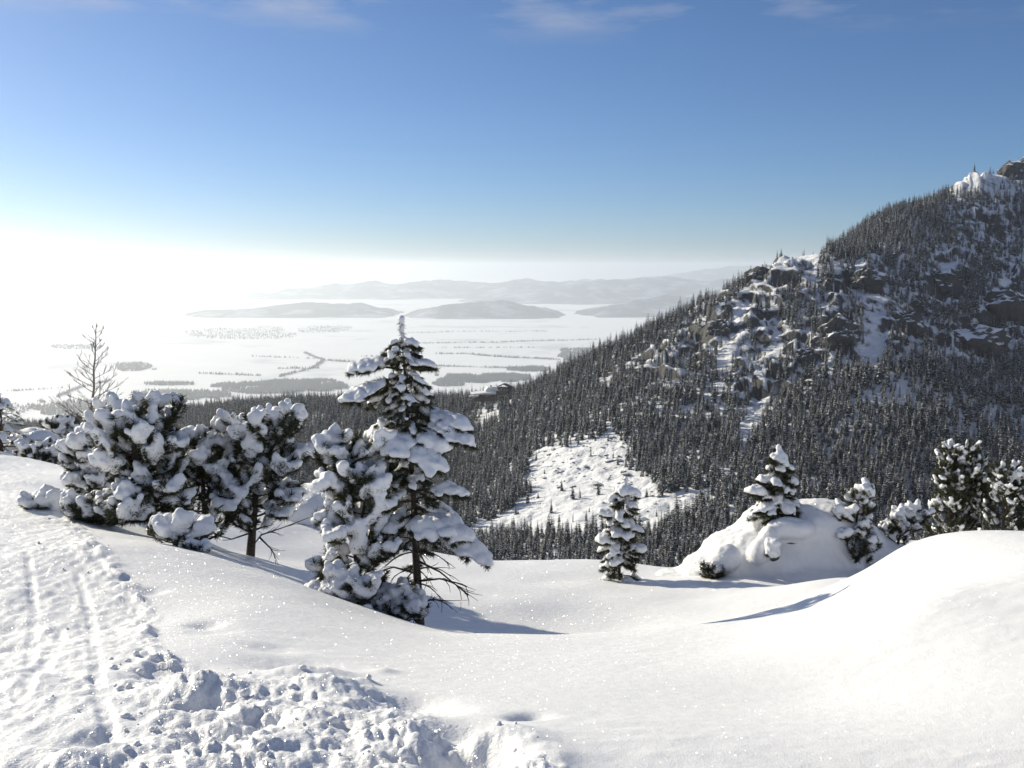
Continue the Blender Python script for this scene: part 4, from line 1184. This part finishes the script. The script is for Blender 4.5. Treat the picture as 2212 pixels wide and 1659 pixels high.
# saplings and trees on the right
def prof_cone(t): return float(np.interp(t, [0, .15, .5, .85, 1], [1, 1, .72, .35, .12]))
build('spruce_sapling', 'lone snowy young spruce on the open snow in front of the valley', 'tree',
      [[(1338, 1264, 13.5), (1338, 1200, 13.5), (1345, 1120, 13.5), (1352, 1036, 13.5)]], 'spruce', whorls=13, maxlen=.30, profile=prof_cone, snow=.85, ts=.06, trunk_r=.024, seed=71, start=.03, voxel=.018, blobr=.06, twigs=4,
      boughs=[(1345, 1120, 1303, 1112, 0, 1.3, .7), (1342, 1180, 1298, 1170, -.1, 1.5, .7), (1350, 1070, 1372, 1070, 0, 1.2, .6), (1341, 1200, 1385, 1190, -.1, 1.2, .7)])
build('spruce_sapling', 'snow laden young spruce growing on top of the snow covered boulder', 'tree',
      [[(1680, 1125, 13.8), (1678, 1070, 13.8), (1684, 966, 13.8)]], 'spruce', whorls=12, maxlen=.30, profile=prof_cone, snow=.85, ts=.06, trunk_r=.024, seed=73, start=.12, voxel=.018, blobr=.058, twigs=4, base=1,
      boughs=[(1678, 1085, 1620, 1065, -.1, 1.2, .6), (1678, 1095, 1640, 1108, -.2, 1.2, .6), (1678, 1050, 1642, 1040, 0, 1.2, .6), (1679, 1040, 1714, 1045, 0, 1.1, .6), (1679, 1090, 1706, 1106, -.2, 1.2, .6)])
build('spruce_sapling', 'bushy snow clotted spruce between the covered boulder and the forked sapling', 'tree',
      [[(1846, 1180, 13.6), (1848, 1130, 13.6), (1868, 1042, 13.6)]], 'pine', whorls=10, maxlen=.30, profile=prof_cone, snow=1.0, ts=.065, trunk_r=.026, seed=75, start=.06, voxel=.018, blobr=.068, twigs=4,
      boughs=[(1850, 1130, 1815, 1110, -.1, 1.4, .7), (1848, 1150, 1820, 1160, -.2, 1.4, .7), (1860, 1080, 1878, 1070, -.1, 1.3, .6), (1848, 1140, 1872, 1140, -.2, 1.3, .7)])
build('spruce_sapling', 'forked snow coated sapling with two upright prongs beside the snow dome', 'shrub',
      [[(1938, 1168, 14.2), (1950, 1130, 14.2), (1985, 1085, 14.2)], [(1942, 1160, 14.2), (1985, 1130, 14.1), (2012, 1106, 14.1)], [(1938, 1165, 14.2), (1935, 1120, 14.2), (1946, 1100, 14.2)], [(1938, 1165, 14.2), (1918, 1145, 14.2), (1905, 1140, 14.2)]], 'pine', whorls=6, maxlen=.14, snow=1.2, ts=.05, trunk_r=.02, seed=77, start=.1, voxel=.018, blobr=.05, twigs=2)
build('pine_tree', 'tall snow speckled pine with twin tops behind the snow dome', 'tree',
      [[(2050, 1215, 23), (2052, 1100, 23), (2052, 955, 23)], [(2055, 1120, 23), (2080, 1040, 23), (2092, 965, 23)]], 'pine', whorls=18, maxlen=.58, profile=lambda t: float(np.interp(t, [0, .4, .8, 1], [1, .85, .5, .25])), snow=.9, ts=.075, trunk_r=.07, seed=81, start=.05, voxel=.026, blobr=.065, twigs=5, nb=(5, 7))
build('pine_tree', 'snow speckled pine next to the twin-topped pine, nearer its side branches', 'tree',
      [[(2120, 1200, 23), (2122, 1100, 23), (2120, 1020, 23)]], 'pine', whorls=11, maxlen=.42, profile=lambda t: float(np.interp(t, [0, .4, .8, 1], [1, .85, .5, .25])), snow=.9, ts=.075, trunk_r=.05, seed=83, start=.05, voxel=.026, blobr=.065, twigs=4)
build('pine_tree', 'snow speckled pine second from the edge of the photo, behind the snow dome', 'tree',
      [[(2168, 1200, 22), (2168, 1100, 22), (2165, 1002, 22)], [(2168, 1120, 22), (2185, 1060, 22), (2188, 1010, 22)]], 'pine', whorls=13, maxlen=.46, profile=lambda t: float(np.interp(t, [0, .4, .8, 1], [1, .85, .5, .25])), snow=.9, ts=.075, trunk_r=.05, seed=85, start=.05, voxel=.026, blobr=.065, twigs=4)
build('pine_tree', 'snow speckled pine cut by the edge of the photo, behind the snow dome', 'tree',
      [[(2225, 1200, 22), (2225, 1100, 22), (2222, 1055, 22)]], 'pine', whorls=10, maxlen=.45, profile=lambda t: float(np.interp(t, [0, .4, .8, 1], [1, .85, .5, .25])), snow=.9, ts=.075, trunk_r=.05, seed=87, start=.05, voxel=.026, blobr=.065, twigs=4)

# ------------------------------------------------------------------ boulders under deep snow
def snowy_boulder(name, label, blobs, dark_lumps, voxel, smooth_it, wob, seed):
    """blobs, rocks: (x, y, Y, half width, half depth, half height) with x, y the middle of the blob"""
    V = []; Fc = []; n0 = 0
    base = at(blobs[0][0], blobs[0][1], blobs[0][2]); base.z = ground_z(base.x, base.y)
    for x, y, Y, a, b, h in blobs:
        c = at(x, y, Y); V.append(ICO_V * np.array([a, b, h]) + np.array(tuple(c))); Fc.append(ICO_F + n0); n0 += len(ICO_V)
    root = empty(name, base)
    me = remeshed('snow_cap', np.concatenate(V), np.concatenate(Fc), voxel, M_snow, smooth_it, wob, seed, base)
    add_obj('snow_cap', me, root)
    for k, (x, y, Y, a, b, h) in enumerate(dark_lumps):
        c = at(x, y, Y)
        from mathutils import noise
        V2 = []
        for v in ICO_V:
            d = 1 + .5 * noise.noise(Vector(v) * 1.6 + Vector((k * 7, seed, 3)))
            V2.append(v * d * np.array([a, b, h]) + np.array(tuple(c - base)))
        add_obj('rock', new_mesh('rock', V2, ICO_F, [M_dark_lump], smooth=False), root)  # dark lump put where the snow has a shaded hole
    return tag(root, label, 'boulder')
snowy_boulder('snow_covered_boulder', 'big boulder under deep lumpy snow, with a young spruce on top', [
    (1735, 1190, 14.2, 1.05, .9, .72), (1650, 1215, 13.9, .85, .7, .52), (1790, 1190, 14.3, .9, .8, .62), (1590, 1240, 13.7, .62, .5, .3), (1860, 1215, 14.2, .7, .7, .45), (1540, 1243, 13.8, .5, .5, .2), (1490, 1250, 13.9, .55, .5, .12), (1640, 1180, 14.2, .6, .6, .4), (1590, 1205, 14.1, .55, .6, .42), (1545, 1228, 14.0, .5, .5, .26), (1690, 1150, 14.2, .7, .6, .48),
    (1730, 1245, 13.6, 1.2, .7, .22), (1625, 1262, 13.4, .7, .5, .16), (1700, 1140, 13.5, .3, .22, .16), (1725, 1142, 13.45, .25, .2, .14), (1660, 1165, 13.35, .14, .18, .2), (1640, 1190, 13.3, .14, .16, .2), (1668, 1190, 13.25, .09, .12, .14), (1570, 1205, 13.3, .22, .2, .2), (1545, 1222, 13.25, .16, .16, .12), (1770, 1130, 14.0, .7, .6, .35), (1800, 1250, 13.8, .9, .6, .25)],
    [(1708, 1176, 13.62, .2, .16, .1), (1690, 1183, 13.55, .12, .1, .09), (1540, 1240, 13.3, .14, .12, .11), (1672, 1203, 13.2, .07, .06, .06), (1842, 1188, 13.7, .16, .12, .1)], .03, 13, .012, 5)  # dark lumps added for the shaded hole and twigs under the snow
snowy_boulder('snow_covered_boulder', 'smooth round snow dome over a boulder between the pine group and the tallest spruce', [
    (690, 1122, 16.5, .78, .7, .66), (740, 1145, 16.5, .8, .7, .5), (690, 1165, 16.2, .9, .7, .25)], [], .035, 10, .01, 9)
snowy_boulder('snow_covered_boulder', 'distant low snow hump beside the trail, above the dark scrub', [
    (72, 985, 25, .85, .8, .75), (50, 995, 25, .9, .8, .5), (110, 992, 25, .9, .8, .45)], [], .06, 8, .02, 12)
build('pine_shrub', 'dark pine twigs poking from under the lower end of the covered boulder', 'shrub',
      [[(1535, 1248, 13.25), (1530, 1235, 13.15), (1522, 1228, 13.1)], [(1540, 1250, 13.25), (1545, 1240, 13.1), (1550, 1233, 13.05)]], 'pine', whorls=4, maxlen=.10, snow=.5, ts=.055, trunk_r=.012, seed=91, start=.1, voxel=.018, blobr=.05, twigs=2, base=1)
build('spruce_sapling', 'tiny snow plastered sapling at the foot of the covered boulder', 'shrub',
      [[(1668, 1206, 13.1), (1669, 1190, 13.1), (1669, 1172, 13.1)]], 'spruce', whorls=4, maxlen=.07, snow=1.2, ts=.04, trunk_r=.01, seed=93, start=.2, voxel=.018, blobr=.05, twigs=2, base=1)

# leafless tree behind the pine group
def bare_tree():
    r = random.Random(4); B = Bits()
    pts = [at(196, 1015, 21), at(197, 930, 21), at(201, 850, 21), at(204, 770, 21), at(209, 697, 21)]
    pts[0].z = min(pts[0].z, ground_z(pts[0].x, pts[0].y)) - .05
    cur = [along(pts, i / 15)[0] + Vector((r.uniform(-.02, .02), r.uniform(-.02, .02), 0)) for i in range(16)]
    o = empty('leafless_tree', cur[0])
    T = Bits(); T.tube(cur, .045, .006)
    H = (cur[-1] - cur[0]).length
    for k in range(40):
        t = .22 + .76 * k / 40
        p, d = along(cur, t); a = r.uniform(0, 6.28)
        l = H * .30 * (1.03 - t) ** .7 * r.uniform(.55, 1.15)
        hd = Vector((math.cos(a), math.sin(a) * .9, 0))
        e = p + hd * l * .8 + Vector((0, 0, l * r.uniform(.3, .75)))
        bp = bez(p, p + hd * l * .5 + Vector((0, 0, l * .22)), e, 7)
        B.tube(bp, .010 * (1.1 - t) + .004, .0025)
        for j in range(4):
            q, dd = along(bp, r.uniform(.25, .95)); l2 = l * r.uniform(.15, .4)
            v = (dd + Vector((r.uniform(-.8, .8), r.uniform(-.8, .8), r.uniform(-.2, .7)))).normalized()
            tw = bez(q, q + v * l2 * .5, q + v * l2 + Vector((0, 0, l2 * .2)), 4)
            B.tube(tw, .005, .0025)
            for _ in range(2):
                q2, d2 = along(tw, r.uniform(.3, .9)); v2 = (d2 + Vector((r.uniform(-.8, .8), r.uniform(-.8, .8), r.uniform(-.2, .7)))).normalized()
                B.tube([q2, q2 + v2 * l2 * .25, q2 + v2 * l2 * .45], .0045, .0025)
    V, Fc = T.wood_mesh('trunk', M_birch, cur[0], 7); add_obj('trunk', new_mesh('trunk', V, Fc, [M_birch]), o)
    V, Fc = B.wood_mesh('branches', M_birch, cur[0], 4); tag(add_obj('branches', new_mesh('branches', V, Fc, [M_birch]), o), kind='stuff')
    tag(o, 'tall thin leafless tree rising behind the pine group', 'tree')
bare_tree()
tot = sum(len(o.data.polygons) for o in C.objects if o.type == 'MESH')
print('faces', tot, 'objects', len(C.objects))
